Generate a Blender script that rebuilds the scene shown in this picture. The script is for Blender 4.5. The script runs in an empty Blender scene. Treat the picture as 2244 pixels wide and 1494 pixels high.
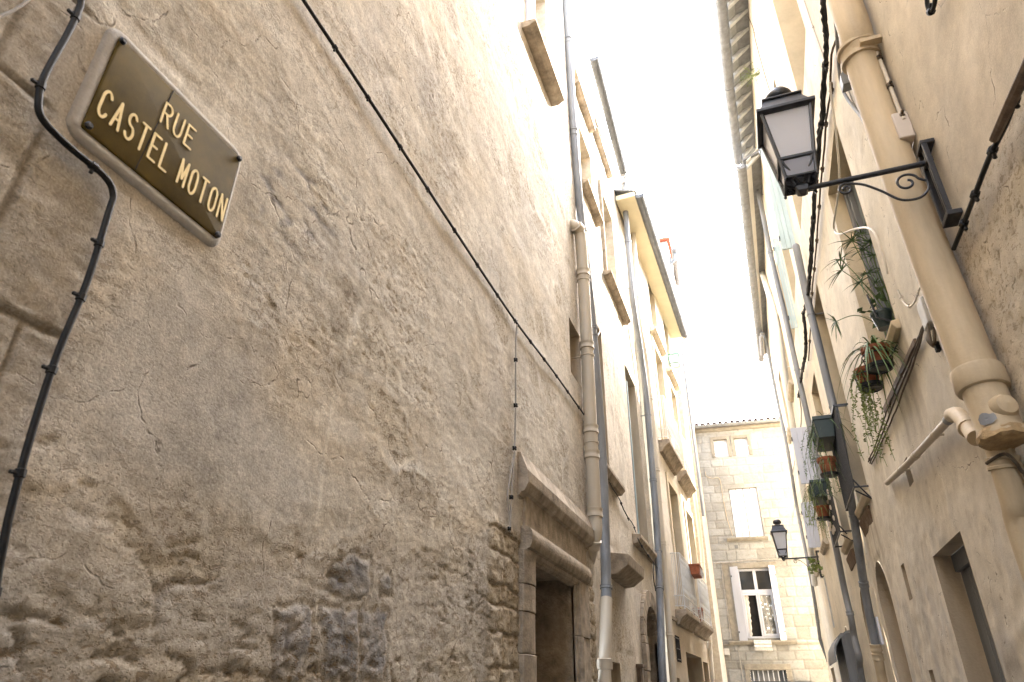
import bpy, bmesh, math, random
import numpy as np
from mathutils import Vector, Matrix
random.seed(7)
S = bpy.context.scene
COL = S.collection
# ------------------------------------------------------------------ camera model of the survey
EYE = 1.6
PITCH, ROLL, YAW, FPX = math.radians(28.3), math.radians(-.5), math.radians(-19.7), 1460.0
A, B = -1.6, 1.25            # street walls: left plane x = A, right plane x = B
def ray(px, py):
    X = (px-1122)/FPX; U = -(py-747)/FPX
    cr, sr = math.cos(ROLL), math.sin(ROLL)
    x = cr*X+sr*U; up = -sr*X+cr*U
    cp, sp = math.cos(PITCH), math.sin(PITCH)
    y = cp-up*sp; z = sp+up*cp
    c, s = math.cos(YAW), math.sin(YAW)
    return Vector((c*x+s*y, -s*x+c*y, z))
def at_y(px, py, Y):
    d = ray(px, py); d = d*(Y/d.y); d.z += EYE; return d
def at_z(px, py, z):
    d = ray(px, py); d = d*((z-EYE)/d.z); d.z += EYE; return d
# a wall plane: P(u,v,d): u along the wall, v = height, d = distance out of the wall into the street
class Plane:
    def __init__(s, kind, off=0.): s.k = kind; s.off = off
    def P(s, u, v, d=0.):
        d = d+s.off
        if s.k == 'L': return Vector((A+d, u, v))
        if s.k == 'L3': return Vector((A+.04*(u-12.2)+d, u, v))
        if s.k == 'R': return Vector((B-d, u, v))
        if s.k == 'E': return Vector((u, 21.5+.08*u-d, v))
    def PA(s, u, v, d):          # numpy version
        d = d+s.off
        if s.k == 'L': return np.stack([A+d, u, v], -1)
        if s.k == 'L3': return np.stack([A+.04*(u-12.2)+d, u, v], -1)
        if s.k == 'R': return np.stack([B-d, u, v], -1)
        if s.k == 'E': return np.stack([u, 21.5+.08*u-d, v], -1)
    def uv(s, px, py, d=0.):
        r = ray(px, py); d = d+s.off
        if s.k == 'L': t = (A+d)/r.x
        elif s.k == 'L3': t = (A+d-.04*12.2)/(r.x-.04*r.y)
        elif s.k == 'R': t = (B-d)/r.x
        else: t = (21.5-d)/(r.y-.08*r.x)
        return ((r.x if s.k == 'E' else r.y)*t, r.z*t+EYE)
    def at(s, px, py, d=0.):
        u, v = s.uv(px, py, d); return s.P(u, v, d)
PL, PL2, PL3, PR, PE = Plane('L'), Plane('L', -.08), Plane('L3'), Plane('R'), Plane('E')
# ------------------------------------------------------------------ object helpers
ORG = {}
def props(o, label=None, cat=None, group=None, kind=None):
    if label: o['label'] = label
    if cat: o['category'] = cat
    if group: o['group'] = group
    if kind: o['kind'] = kind
    return o
def thing(name, label, cat, loc, group=None):
    o = bpy.data.objects.new(name, None); COL.objects.link(o)
    o.location = loc; o.empty_display_size = .1
    ORG[o.name] = Vector(loc)
    return props(o, label, cat, group)
class MB:
    def __init__(s): s.v = []; s.f = []
    def quad(s, *p):
        n = len(s.v); s.v += [tuple(q) for q in p]; s.f.append(tuple(range(n, n+len(p)))); return s
    def hexa(s, c):
        n = len(s.v); s.v += [tuple(q) for q in c]
        for f in ((0,3,2,1),(4,5,6,7),(0,1,5,4),(1,2,6,5),(2,3,7,6),(3,0,4,7)): s.f.append(tuple(n+i for i in f))
        return s
    def fbox(s, pl, u0, u1, v0, v1, d0, d1):
        return s.hexa([pl.P(u0,v0,d0),pl.P(u1,v0,d0),pl.P(u1,v1,d0),pl.P(u0,v1,d0),
                       pl.P(u0,v0,d1),pl.P(u1,v0,d1),pl.P(u1,v1,d1),pl.P(u0,v1,d1)])
    def box(s, x0,x1,y0,y1,z0,z1, M=None):
        c = [Vector(q) for q in ((x0,y0,z0),(x1,y0,z0),(x1,y1,z0),(x0,y1,z0),(x0,y0,z1),(x1,y0,z1),(x1,y1,z1),(x0,y1,z1))]
        if M: c = [M@q for q in c]
        return s.hexa(c)
    def rings(s, rs, cap=True, closed=True):
        n0 = len(s.v); m = len(rs[0])
        for r in rs: s.v += [tuple(q) for q in r]
        for i in range(len(rs)-1):
            for j in range(m if closed else m-1):
                k = (j+1) % m
                s.f.append((n0+i*m+j, n0+i*m+k, n0+(i+1)*m+k, n0+(i+1)*m+j))
        if cap:
            s.f.append(tuple(n0+j for j in reversed(range(m)))); s.f.append(tuple(n0+(len(rs)-1)*m+j for j in range(m)))
        return s
    def tube(s, path, r, n=10, cap=True, flat=1.0, flatdir=None):
        P = [Vector(p) for p in path]; rs = []
        R = r if isinstance(r, (list, tuple)) else [r]*len(P)
        t0 = (P[1]-P[0]).normalized()
        a = t0.orthogonal().normalized() if flatdir is None else (Vector(flatdir)-t0*Vector(flatdir).dot(t0)).normalized()
        for i, p in enumerate(P):
            t = (P[min(i+1, len(P)-1)]-P[max(i-1, 0)])
            if t.length < 1e-9: t = t0.copy()
            t.normalize()
            a = (a-t*a.dot(t)); a = a.normalized() if a.length > 1e-6 else t.orthogonal().normalized()
            b = t.cross(a)
            rs.append([p+a*(R[i]*flat*math.cos(2*math.pi*k/n))+b*(R[i]*math.sin(2*math.pi*k/n)) for k in range(n)])
        return s.rings(rs, cap)
    def lathe(s, prof, c, n=20, axis=(0,0,1), cap=True):
        ax = Vector(axis).normalized(); a = ax.orthogonal().normalized(); b = ax.cross(a); c = Vector(c)
        return s.rings([[c+ax*h+a*(r*math.cos(2*math.pi*k/n))+b*(r*math.sin(2*math.pi*k/n)) for k in range(n)] for r, h in prof], cap)
    def extrude(s, pts, vec):
        vec = Vector(vec); return s.rings([[Vector(p) for p in pts], [Vector(p)+vec for p in pts]])
    def square(s, prof, c, M=None):       # stacked squares: (halfx, halfy, z)
        c = Vector(c)
        return s.rings([[c+Vector((sx*hx, sy*hy, z)) for sx, sy in ((-1,-1),(1,-1),(1,1),(-1,1))] for hx, hy, z in prof])
    def ribbon(s, path, w, side):
        side = Vector(side).normalized(); n = len(path)
        L_ = []; R_ = []
        for i, p in enumerate(path):
            ww = w*(1-(i/(n-1))**2*.95) if not isinstance(w, (list, tuple)) else w[i]
            L_.append(Vector(p)-side*ww/2); R_.append(Vector(p)+side*ww/2)
        for i in range(n-1): s.quad(L_[i], R_[i], R_[i+1], L_[i+1])
        return s
def smooth_path(P, n=8):
    P = [Vector(p) for p in P]; out = []
    for i in range(len(P)-1):
        p0, p1, p2, p3 = P[max(i-1,0)], P[i], P[i+1], P[min(i+2,len(P)-1)]
        for k in range(n):
            t = k/n
            out.append(.5*((2*p1)+(p2-p0)*t+(2*p0-5*p1+4*p2-p3)*t*t+(3*p1-p0-3*p2+p3)*t**3))
    return out+[P[-1]]
def obj(name, mb, m, parent=None, label=None, cat=None, group=None, kind=None, loc=None, angle=35, bevel=0, fix=True):
    if parent is not None: org = ORG[parent.name]
    else: org = Vector(loc) if loc is not None else Vector(mb.v[0])
    me = bpy.data.meshes.new(name)
    me.from_pydata([tuple(Vector(p)-org) for p in mb.v], [], mb.f)
    if fix:
        bm = bmesh.new(); bm.from_mesh(me); bmesh.ops.recalc_face_normals(bm, faces=bm.faces); bm.to_mesh(me); bm.free()
    for p in me.polygons: p.use_smooth = True
    me.set_sharp_from_angle(angle=math.radians(angle))
    me.materials.append(m); me.update()
    o = bpy.data.objects.new(name, me); COL.objects.link(o)
    if parent is not None: o.parent = parent
    else: o.location = org
    ORG[o.name] = org
    if bevel:
        b = o.modifiers.new('bevel', 'BEVEL'); b.width = bevel; b.segments = 2; b.limit_method = 'ANGLE'
    return props(o, label, cat, group, kind)
# ------------------------------------------------------------------ materials
def nm(name):
    m = bpy.data.materials.new(name); m.use_nodes = True
    nt = m.node_tree; return m, nt, nt.nodes['Principled BSDF']
def N(nt, t, **k):
    n = nt.nodes.new(t)
    for a, v in k.items():
        if a.startswith('i_'): n.inputs[a[2:].replace('_', ' ')].default_value = v
        else: setattr(n, a, v)
    return n
def mat(name, c, rough=.7, metal=0., var=.25, scale=6., bump=.15, bscale=60., c2=None, dirt=0., spec=.3, streak=0.):
    m, nt, p = nm(name); L = nt.links.new
    geo = N(nt, 'ShaderNodeNewGeometry')
    mp = N(nt, 'ShaderNodeMapping'); L(geo.outputs['Position'], mp.inputs['Vector'])
    if streak: mp.inputs['Scale'].default_value = (1, 1, 1/streak)
    no = N(nt, 'ShaderNodeTexNoise'); no.inputs['Scale'].default_value = scale; no.inputs['Detail'].default_value = 6; no.inputs['Roughness'].default_value = .65
    L(mp.outputs['Vector'], no.inputs['Vector'])
    rp = N(nt, 'ShaderNodeMapRange'); rp.inputs['From Min'].default_value = .3; rp.inputs['From Max'].default_value = .7
    L(no.outputs['Fac'], rp.inputs['Value'])
    mx = N(nt, 'ShaderNodeMix', data_type='RGBA')
    lo = tuple(max(0, v*(1-var)) for v in c) if c2 is None else c2
    hi = tuple(min(1, v*(1+var*.5)) for v in c)
    mx.inputs['A'].default_value = (*lo, 1); mx.inputs['B'].default_value = (*hi, 1)
    L(rp.outputs['Result'], mx.inputs['Factor'])
    L(mx.outputs['Result'], p.inputs['Base Color'])
    p.inputs['Roughness'].default_value = rough; p.inputs['Metallic'].default_value = metal
    p.inputs['Specular IOR Level'].default_value = spec
    if bump:
        n2 = N(nt, 'ShaderNodeTexNoise'); n2.inputs['Scale'].default_value = bscale; n2.inputs['Detail'].default_value = 5
        L(geo.outputs['Position'], n2.inputs['Vector'])
        bp = N(nt, 'ShaderNodeBump'); bp.inputs['Strength'].default_value = bump; bp.inputs['Distance'].default_value = .01
        L(n2.outputs['Fac'], bp.inputs['Height']); L(bp.outputs['Normal'], p.inputs['Normal'])
    return m
def mat_wall(name, grain=.12, bump=.35, gs=140., bd=.006, mid=14., pitc=(.19,.135,.08)):
    # base colour comes from the mesh's own colour layer, broken up by fine grain; open pores where 'Pit' says so
    m, nt, p = nm(name); L = nt.links.new
    def math_(op, a, b=None, clamp=False):
        n = N(nt, 'ShaderNodeMath', operation=op); n.use_clamp = clamp
        for i, v in enumerate((a, b)):
            if v is None: continue
            if hasattr(v, 'links'): L(v, n.inputs[i])
            else: n.inputs[i].default_value = v
        return n.outputs[0]
    def noise(scale, det, ro, z=1., dist=0.):
        mp = N(nt, 'ShaderNodeMapping'); mp.inputs['Scale'].default_value = (1, 1, z); L(geo.outputs['Position'], mp.inputs['Vector'])
        n = N(nt, 'ShaderNodeTexNoise'); n.inputs['Scale'].default_value = scale; n.inputs['Detail'].default_value = det; n.inputs['Roughness'].default_value = ro; n.inputs['Distortion'].default_value = dist
        L(mp.outputs['Vector'], n.inputs['Vector']); return n.outputs['Fac']
    def rng(v, a, b, c=0., d=1.):
        r = N(nt, 'ShaderNodeMapRange'); L(v, r.inputs['Value'])
        for k, x in zip(('From Min','From Max','To Min','To Max'), (a, b, c, d)): r.inputs[k].default_value = x
        return r.outputs['Result']
    at = N(nt, 'ShaderNodeAttribute', attribute_name='Col'); pa = N(nt, 'ShaderNodeAttribute', attribute_name='Pit')
    geo = N(nt, 'ShaderNodeNewGeometry')
    n1, n2, n3 = noise(gs, 2, .7), noise(mid, 5, .75), noise(21, 5, .72, 1.9, .4)
    ad = math_('ADD', n1, n2)
    sc = rng(ad, .7, 1.3, 1-grain*1.6, 1+grain)
    big = noise(1.7, 3, .6); sc = math_('MULTIPLY', sc, rng(big, .3, .7, .86, 1.10))
    mx = N(nt, 'ShaderNodeVectorMath', operation='SCALE'); L(at.outputs['Color'], mx.inputs[0]); L(sc, mx.inputs['Scale'])
    n4 = noise(62, 2, .65, 1.5)
    pore = math_('MULTIPLY', math_('MAXIMUM', rng(n3, .545, .60), math_('MULTIPLY', rng(n4, .60, .66), .75)), pa.outputs['Fac'], True)
    pm = N(nt, 'ShaderNodeMix', data_type='RGBA'); L(math_('MULTIPLY', pore, .8), pm.inputs['Factor']); L(mx.outputs['Vector'], pm.inputs['A']); pm.inputs['B'].default_value = (*pitc, 1)
    # hairline cracks: thin edges of a warped cell pattern, broken up so that only some of them show
    wn = N(nt, 'ShaderNodeTexNoise'); wn.inputs['Scale'].default_value = 3.5; wn.inputs['Detail'].default_value = 3; L(geo.outputs['Position'], wn.inputs['Vector'])
    wv = N(nt, 'ShaderNodeVectorMath', operation='MULTIPLY_ADD'); L(wn.outputs['Color'], wv.inputs[0]); wv.inputs[1].default_value = (.35,.35,.35); L(geo.outputs['Position'], wv.inputs[2])
    vo = N(nt, 'ShaderNodeTexVoronoi', feature='DISTANCE_TO_EDGE'); vo.inputs['Scale'].default_value = 1.5; L(wv.outputs[0], vo.inputs['Vector'])
    crack = math_('MULTIPLY', rng(vo.outputs['Distance'], .007, .0015), rng(n2, .50, .60)); crack.node.use_clamp = True
    cm = N(nt, 'ShaderNodeMix', data_type='RGBA'); L(math_('MULTIPLY', crack, .75), cm.inputs['Factor']); L(pm.outputs['Result'], cm.inputs['A']); cm.inputs['B'].default_value = (.10,.075,.05,1)
    L(cm.outputs['Result'], p.inputs['Base Color'])
    p.inputs['Roughness'].default_value = .92; p.inputs['Specular IOR Level'].default_value = .15
    hh = math_('SUBTRACT', math_('SUBTRACT', math_('ADD', math_('MULTIPLY', n1, .25), n2), math_('MULTIPLY', pore, 1.5)), crack)
    hh = math_('ADD', hh, math_('MULTIPLY', math_('MULTIPLY', n3, pa.outputs['Fac']), 1.2))
    bp = N(nt, 'ShaderNodeBump'); bp.inputs['Strength'].default_value = bump; bp.inputs['Distance'].default_value = bd
    L(hh, bp.inputs['Height']); L(bp.outputs['Normal'], p.inputs['Normal'])
    return m
M = {}
M['wall'] = mat_wall('weathered_wall', .24, .50, 120, .008)
M['stucco'] = mat_wall('stucco_wall', .11, .5, 150, .005, 8)
M['ashlar'] = mat_wall('ashlar_wall', .12, .4, 60, .008)
M['stone'] = mat('carved_limestone', (.37,.305,.23), .92, var=.55, scale=7, bump=.6, bscale=70, spec=.1)
M['stone_dark'] = mat('grimy_limestone', (.32,.26,.19), .92, var=.45, scale=10, bump=.7, bscale=60, spec=.1)
M['stone_end'] = mat('dressed_limestone_trim', (.25,.228,.19), .9, var=.3, scale=8, bump=.4, bscale=60, spec=.1)
M['stone_pale'] = mat('pale_limestone', (.50,.43,.33), .9, var=.3, scale=8, bump=.4, bscale=60, spec=.1)
M['brownsill'] = mat('dark_brown_stone', (.17,.12,.085), .9, var=.4, scale=10, bump=.6, bscale=50, spec=.1)  # dark brown colour of the corbels below the right hand sills
M['reveal'] = mat('plaster_reveal', (.42,.345,.25), .92, var=.25, scale=5, bump=.3, bscale=60, spec=.1, streak=4)
M['cream'] = mat('cream_plaster', (.55,.46,.32), .9, var=.15, scale=4, bump=.2, bscale=80, spec=.15)
M['soffit'] = mat('painted_soffit', (.60,.52,.34), .7, var=.08, scale=3, bump=.03)
M['mortar'] = mat('grey_render', (.46,.435,.40), .9, var=.2, scale=18, bump=.3, bscale=90, spec=.1)
M['zinc'] = mat('weathered_zinc', (.21,.215,.22), .6, .1, var=.35, scale=9, bump=.05, spec=.5, streak=8)
M['zincdark'] = mat('dark_zinc', (.11,.115,.12), .55, .2, var=.35, scale=7, bump=.05, spec=.4, streak=5)
M['pvc'] = mat('beige_pipe_paint', (.47,.40,.30), .5, var=.12, scale=5, bump=.06, bscale=90, spec=.35, streak=6)
M['ochre'] = mat('ochre_pipe_paint', (.52,.41,.265), .62, var=.30, scale=4, bump=.15, bscale=60, spec=.35, streak=5)
M['brownochre'] = mat('worn_ochre_paint', (.42,.29,.15), .8, var=.5, scale=14, bump=.5, bscale=60)
M['creampipe'] = mat('cream_pipe_paint', (.58,.51,.40), .5, var=.12, scale=5, bump=.04, streak=6)
M['whitepipe'] = mat('white_pipe_paint', (.72,.70,.64), .45, var=.1, scale=4, bump=.04, streak=6)
M['iron'] = mat('black_iron_paint', (.018,.019,.023), .38, .0, var=.3, scale=20, bump=.12, bscale=120, spec=.5)
M['rubber'] = mat('black_cable', (.014,.013,.012), .6, var=.3, scale=30, bump=.1, spec=.3)
M['greycable'] = mat('grey_cable', (.36,.33,.29), .6, var=.2, scale=20, bump=.05)
M['browncable'] = mat('brown_cable', (.10,.075,.05), .7, var=.4, scale=30, bump=.1)
M['whitecable'] = mat('white_cable', (.62,.57,.48), .5, var=.12, scale=20, bump=.02)
M['brass'] = mat('tarnished_brass', (.098,.067,.015), .75, .0, var=.4, scale=7, bump=.06, bscale=220, spec=.1)
M['gold'] = mat('polished_brass_letter', (.72,.58,.30), .4, .3, var=.12, scale=40, bump=0)
M['blueshutter'] = mat('blue_grey_paint', (.40,.49,.50), .6, var=.14, scale=5, bump=.08, streak=6)
M['greyshutter'] = mat('grey_green_paint', (.105,.12,.12), .6, var=.2, scale=5, bump=.08, streak=5)
M['palegrey'] = mat('pale_grey_paint', (.47,.49,.55), .55, var=.1, scale=4, bump=.06, streak=5)
M['white'] = mat('white_paint', (.62,.64,.69), .55, var=.08, scale=5, bump=.06, streak=5)
M['whitemetal'] = mat('white_railing_paint', (.66,.67,.66), .45, var=.15, scale=14, bump=.05)
M['terracotta'] = mat('terracotta', (.30,.095,.045), .75, var=.35, scale=16, bump=.2, bscale=90)
M['tile'] = mat('roof_tile', (.22,.13,.10), .85, var=.45, scale=9, bump=.3)
M['redtile'] = mat('red_roof_tile', (.50,.10,.05), .7, var=.25, scale=9, bump=.2)
M['greenplastic'] = mat('dark_green_plastic', (.018,.034,.032), .42, var=.2, scale=8, bump=.03, spec=.5)
M['boxplastic'] = mat('beige_plastic', (.58,.50,.42), .45, var=.06, scale=6, bump=.02)
M['greyplastic'] = mat('dusty_plastic', (.50,.49,.46), .5, var=.25, scale=12, bump=.05)
M['wood'] = mat('weathered_wood', (.16,.115,.08), .85, var=.45, scale=8, bump=.4, bscale=60)
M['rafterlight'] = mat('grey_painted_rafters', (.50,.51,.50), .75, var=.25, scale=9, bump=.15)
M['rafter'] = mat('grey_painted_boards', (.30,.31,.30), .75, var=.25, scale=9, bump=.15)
M['door'] = mat('grey_painted_door', (.16,.165,.17), .65, var=.3, scale=6, bump=.15, streak=6)
M['dark'] = mat('unlit_interior', (.012,.011,.010), .9, var=.3, bump=0)
M['curtain'] = mat('lace_curtain', (.62,.60,.56), .9, var=.15, scale=30, bump=.2)
M['leaf'] = mat('green_leaf', (.11,.17,.055), .55, var=.45, scale=12, bump=0, spec=.3)
M['leafpale'] = mat('pale_green_leaf', (.20,.25,.075), .55, var=.35, scale=12, bump=0)
M['leafdark'] = mat('dark_green_leaf', (.10,.165,.065), .5, var=.4, scale=12, bump=0)
M['leafdry'] = mat('dry_leaf', (.19,.15,.08), .7, var=.4, scale=12, bump=0)
M['soil'] = mat('potting_soil', (.05,.035,.025), .95, var=.4, scale=30, bump=.4)
M['asphalt'] = mat('street_paving', (.16,.15,.135), .9, var=.3, scale=4, bump=.3)
M['brick'] = mat('chimney_render', (.42,.36,.28), .9, var=.3, scale=8, bump=.3)
M['greenmetal'] = mat('green_painted_metal', (.10,.22,.17), .5, var=.2, scale=12, bump=.05)
def glass_dark():
    m, nt, p = nm('window_glass')
    p.inputs['Base Color'].default_value = (.02,.021,.023,1); p.inputs['Roughness'].default_value = .06
    p.inputs['Specular IOR Level'].default_value = .6
    return m
M['glass'] = glass_dark()
def lantern_glass(name, c, tr):
    m, nt, p = nm(name); L = nt.links.new
    t = N(nt, 'ShaderNodeBsdfTranslucent'); t.inputs['Color'].default_value = (*c, 1)
    g = N(nt, 'ShaderNodeBsdfGlossy'); g.inputs['Roughness'].default_value = .22
    d = N(nt, 'ShaderNodeBsdfDiffuse'); d.inputs['Color'].default_value = (*c, 1)
    x = N(nt, 'ShaderNodeMixShader'); x.inputs[0].default_value = tr; L(d.outputs[0], x.inputs[1]); L(t.outputs[0], x.inputs[2])
    f = N(nt, 'ShaderNodeFresnel'); f.inputs['IOR'].default_value = 1.5
    y = N(nt, 'ShaderNodeMixShader'); L(f.outputs[0], y.inputs[0]); L(x.outputs[0], y.inputs[1]); L(g.outputs[0], y.inputs[2])
    L(y.outputs[0], nt.nodes['Material Output'].inputs['Surface'])
    return m
M['clear'] = lantern_glass('clear_lantern_glass', (.75,.78,.88), .8)
M['frost'] = lantern_glass('frosted_lantern_glass', (.90,.90,.93), .6)
# ------------------------------------------------------------------ numpy noise
_rng = np.random.RandomState(3)
_perm = np.concatenate([_rng.permutation(256)]*3)
_grad = np.array([(math.cos(a), math.sin(a)) for a in np.linspace(0, 2*math.pi, 256, endpoint=False)])
def pn(x, y, seed=0):
    xi = np.floor(x).astype(int); yi = np.floor(y).astype(int); xf = x-xi; yf = y-yi
    u = xf*xf*xf*(xf*(xf*6-15)+10); v = yf*yf*yf*(yf*(yf*6-15)+10)
    def g(ix, iy, dx, dy):
        h = _perm[(_perm[(ix+seed*31) & 255]+iy+seed*17) & 255]; gr = _grad[h]
        return gr[..., 0]*dx+gr[..., 1]*dy
    a = g(xi, yi, xf, yf); b = g(xi+1, yi, xf-1, yf); c = g(xi, yi+1, xf, yf-1); d = g(xi+1, yi+1, xf-1, yf-1)
    return (a+(b-a)*u)+((c+(d-c)*u)-(a+(b-a)*u))*v
def fbm(x, y, o=5, seed=0, rough=.5):
    s = 0; a = 1; t = 0
    for i in range(o):
        s = s+a*pn(x*2**i, y*2**i, seed+i); t += a; a *= rough
    return s/t*1.6
def h01(ix, iy, s): return _perm[(_perm[(ix+s*13) & 255]+iy+s*7) & 255]/255.
def worley(x, y, seed=0, jit=.85):
    xi = np.floor(x).astype(int); yi = np.floor(y).astype(int)
    f1 = np.full(x.shape, 9.); f2 = np.full(x.shape, 9.); idr = np.zeros(x.shape)
    for dx in (-1,0,1):
        for dy in (-1,0,1):
            cx = xi+dx; cy = yi+dy
            px = cx+.5+(h01(cx,cy,seed)-.5)*jit; py = cy+.5+(h01(cx,cy,seed+5)-.5)*jit
            d = np.hypot(px-x, py-y); i = h01(cx,cy,seed+9)
            n = d < f1; f2 = np.where(n, f1, np.minimum(f2, d)); idr = np.where(n, i, idr); f1 = np.where(n, d, f1)
    return f1, f2, idr
def sst(a, b, x):
    t = np.clip((x-a)/(b-a), 0, 1); return t*t*(3-2*t)
def inpoly(x, y, poly):
    r = np.zeros(x.shape, bool); n = len(poly)
    for i in range(n):
        x0, y0 = poly[i]; x1, y1 = poly[(i+1) % n]
        if y0 == y1: continue
        c = ((y0 > y) != (y1 > y)) & (x < (x1-x0)*(y-y0)/(y1-y0)+x0); r ^= c
    return r
def polydist(x, y, poly):            # signed-ish: positive inside
    d = np.full(x.shape, 1e9); n = len(poly)
    for i in range(n):
        x0, y0 = poly[i]; x1, y1 = poly[(i+1) % n]; ex, ey = x1-x0, y1-y0
        t = np.clip(((x-x0)*ex+(y-y0)*ey)/(ex*ex+ey*ey+1e-12), 0, 1)
        d = np.minimum(d, np.hypot(x-x0-t*ex, y-y0-t*ey))
    return np.where(inpoly(x, y, poly), d, -d)
def courses(x, y, rows, wmin, wmax, seed=0, joint=.012):
    # ashlar: random course heights and stone lengths; returns distance to joint, stone id, row id
    r = np.random.RandomState(seed); edges = [rows[0]]
    while edges[-1] < rows[1]: edges.append(edges[-1]+r.uniform(rows[2], rows[3]))
    edges = np.array(edges); k = np.clip(np.searchsorted(edges, y)-1, 0, len(edges)-2)
    dj = np.minimum(y-edges[k], edges[k+1]-y); sid = np.zeros(x.shape)
    for j in range(len(edges)-1):
        m = k == j
        if not m.any(): continue
        xe = [x.min()-r.uniform(0, wmax)]
        while xe[-1] < x.max()+.01: xe.append(xe[-1]+r.uniform(wmin, wmax))
        xe = np.array(xe); q = np.clip(np.searchsorted(xe, x[m])-1, 0, len(xe)-2)
        dj[m] = np.minimum(dj[m], np.minimum(x[m]-xe[q], xe[q+1]-x[m])); sid[m] = h01(q+j*37, q*0+j, seed)
    return dj, sid
def mixc(c, t, d): return c*(1-t[..., None])+np.array(d)*t[..., None]
# ------------------------------------------------------------------ wall sheets with real openings
def lines(segs, extra):
    out = []
    for a, b, s in segs: out += list(np.linspace(a, b, max(2, int(round((b-a)/s))+1)))
    out += extra; out = sorted(out); r = [out[0]]
    ex = set(round(e, 5) for e in extra)
    for v in out[1:]:
        if v-r[-1] < 1e-4: continue
        if v-r[-1] < .004:
            if round(v, 5) in ex: r[-1] = v
            continue
        r.append(v)
    return np.array(r)
def sheet(name, pl, usegs, vsegs, holes, style, material, parent, clip=None):
    us = lines(usegs, [e for h in holes for e in (h['u'][0], h['u'][1])]); vs = lines(vsegs, [e for h in holes for e in (h['v'][0], h['v'][1])])
    U, V = np.meshgrid(us, vs, indexing='ij')
    r_ = style(U, V); h, c = r_[0], r_[1]; pit = r_[2] if len(r_) > 2 else np.zeros(U.shape)
    fade = np.ones(U.shape)
    keep = np.ones((len(us)-1, len(vs)-1), bool)
    uc = (us[:-1]+us[1:])/2; vc = (vs[:-1]+vs[1:])/2; UC, VC = np.meshgrid(uc, vc, indexing='ij')
    for q in holes:
        (u0, u1), (v0, v1) = q['u'], q['v']
        dx = np.maximum(np.maximum(u0-U, U-u1), 0); dy = np.maximum(np.maximum(v0-V, V-v1), 0)
        fade = np.minimum(fade, sst(0, .06, np.hypot(dx, dy)))
        inside = (UC > u0) & (UC < u1) & (VC > v0) & (VC < v1)
        if q.get('arch'):
            cu = (u0+u1)/2; ru = (u1-u0)/2; rh = q['arch']; inside &= ~((VC > v1-rh) & (((UC-cu)/ru)**2+((VC-(v1-rh))/rh)**2 > 1))
        keep &= ~inside
    h = h*fade
    co = pl.PA(U, V, h).reshape(-1, 3)-np.array(ORG[parent.name])
    idx = np.arange(U.size).reshape(U.shape)
    q = np.stack([idx[:-1,:-1], idx[1:,:-1], idx[1:,1:], idx[:-1,1:]], -1)
    if pl.k in ('R',): q = q[..., ::-1]
    q = q[keep]
    me = bpy.data.meshes.new(name)
    me.vertices.add(len(co)); me.vertices.foreach_set('co', co.astype(np.float32).ravel())
    me.loops.add(q.size); me.loops.foreach_set('vertex_index', q.astype(np.int32).ravel())
    me.polygons.add(len(q)); me.polygons.foreach_set('loop_start', np.arange(0, q.size, 4, dtype=np.int32))
    me.polygons.foreach_set('loop_total', np.full(len(q), 4, np.int32))
    me.polygons.foreach_set('use_smooth', np.ones(len(q), bool))
    me.color_attributes.new('Col', 'FLOAT_COLOR', 'POINT'); me.attributes.new('Pit', 'FLOAT', 'POINT')
    me.attributes['Pit'].data.foreach_set('value', pit.astype(np.float32).ravel())
    c = c*np.array((1.17,1.25,1.385))
    cc = np.concatenate([np.clip(c.reshape(-1, 3), 0, 1), np.ones((c.size//3, 1))], 1)
    me.attributes['Col'].data.foreach_set('color', cc.astype(np.float32).ravel())
    me.update(); me.validate()
    me.materials.append(material)
    o = bpy.data.objects.new(name, me); COL.objects.link(o); o.parent = parent; ORG[o.name] = ORG[parent.name]
    return o
def H(u0, u1, v0, v1, depth=.3, arch=0): return dict(u=(u0, u1), v=(v0, v1), depth=depth, arch=arch)
def reveal(mb, pl, q):
    (u0, u1), (v0, v1), d = q['u'], q['v'], q['depth']; P = pl.P; g = .0
    if q.get('arch'):
        cu = (u0+u1)/2; ru = (u1-u0)/2; rh = q['arch']; n = 16
        pts = [(u0, v0), (u0, v1-rh)]+[(cu-ru*math.cos(math.pi*k/n), v1-rh+rh*math.sin(math.pi*k/n)) for k in range(1, n)]+[(u1, v1-rh), (u1, v0)]
    else: pts = [(u0, v0), (u0, v1), (u1, v1), (u1, v0)]
    for (a, b), (c, e) in zip(pts, pts[1:]+pts[:1]): mb.quad(P(a, b, .002), P(c, e, .002), P(c, e, -d), P(a, b, -d))
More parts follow.
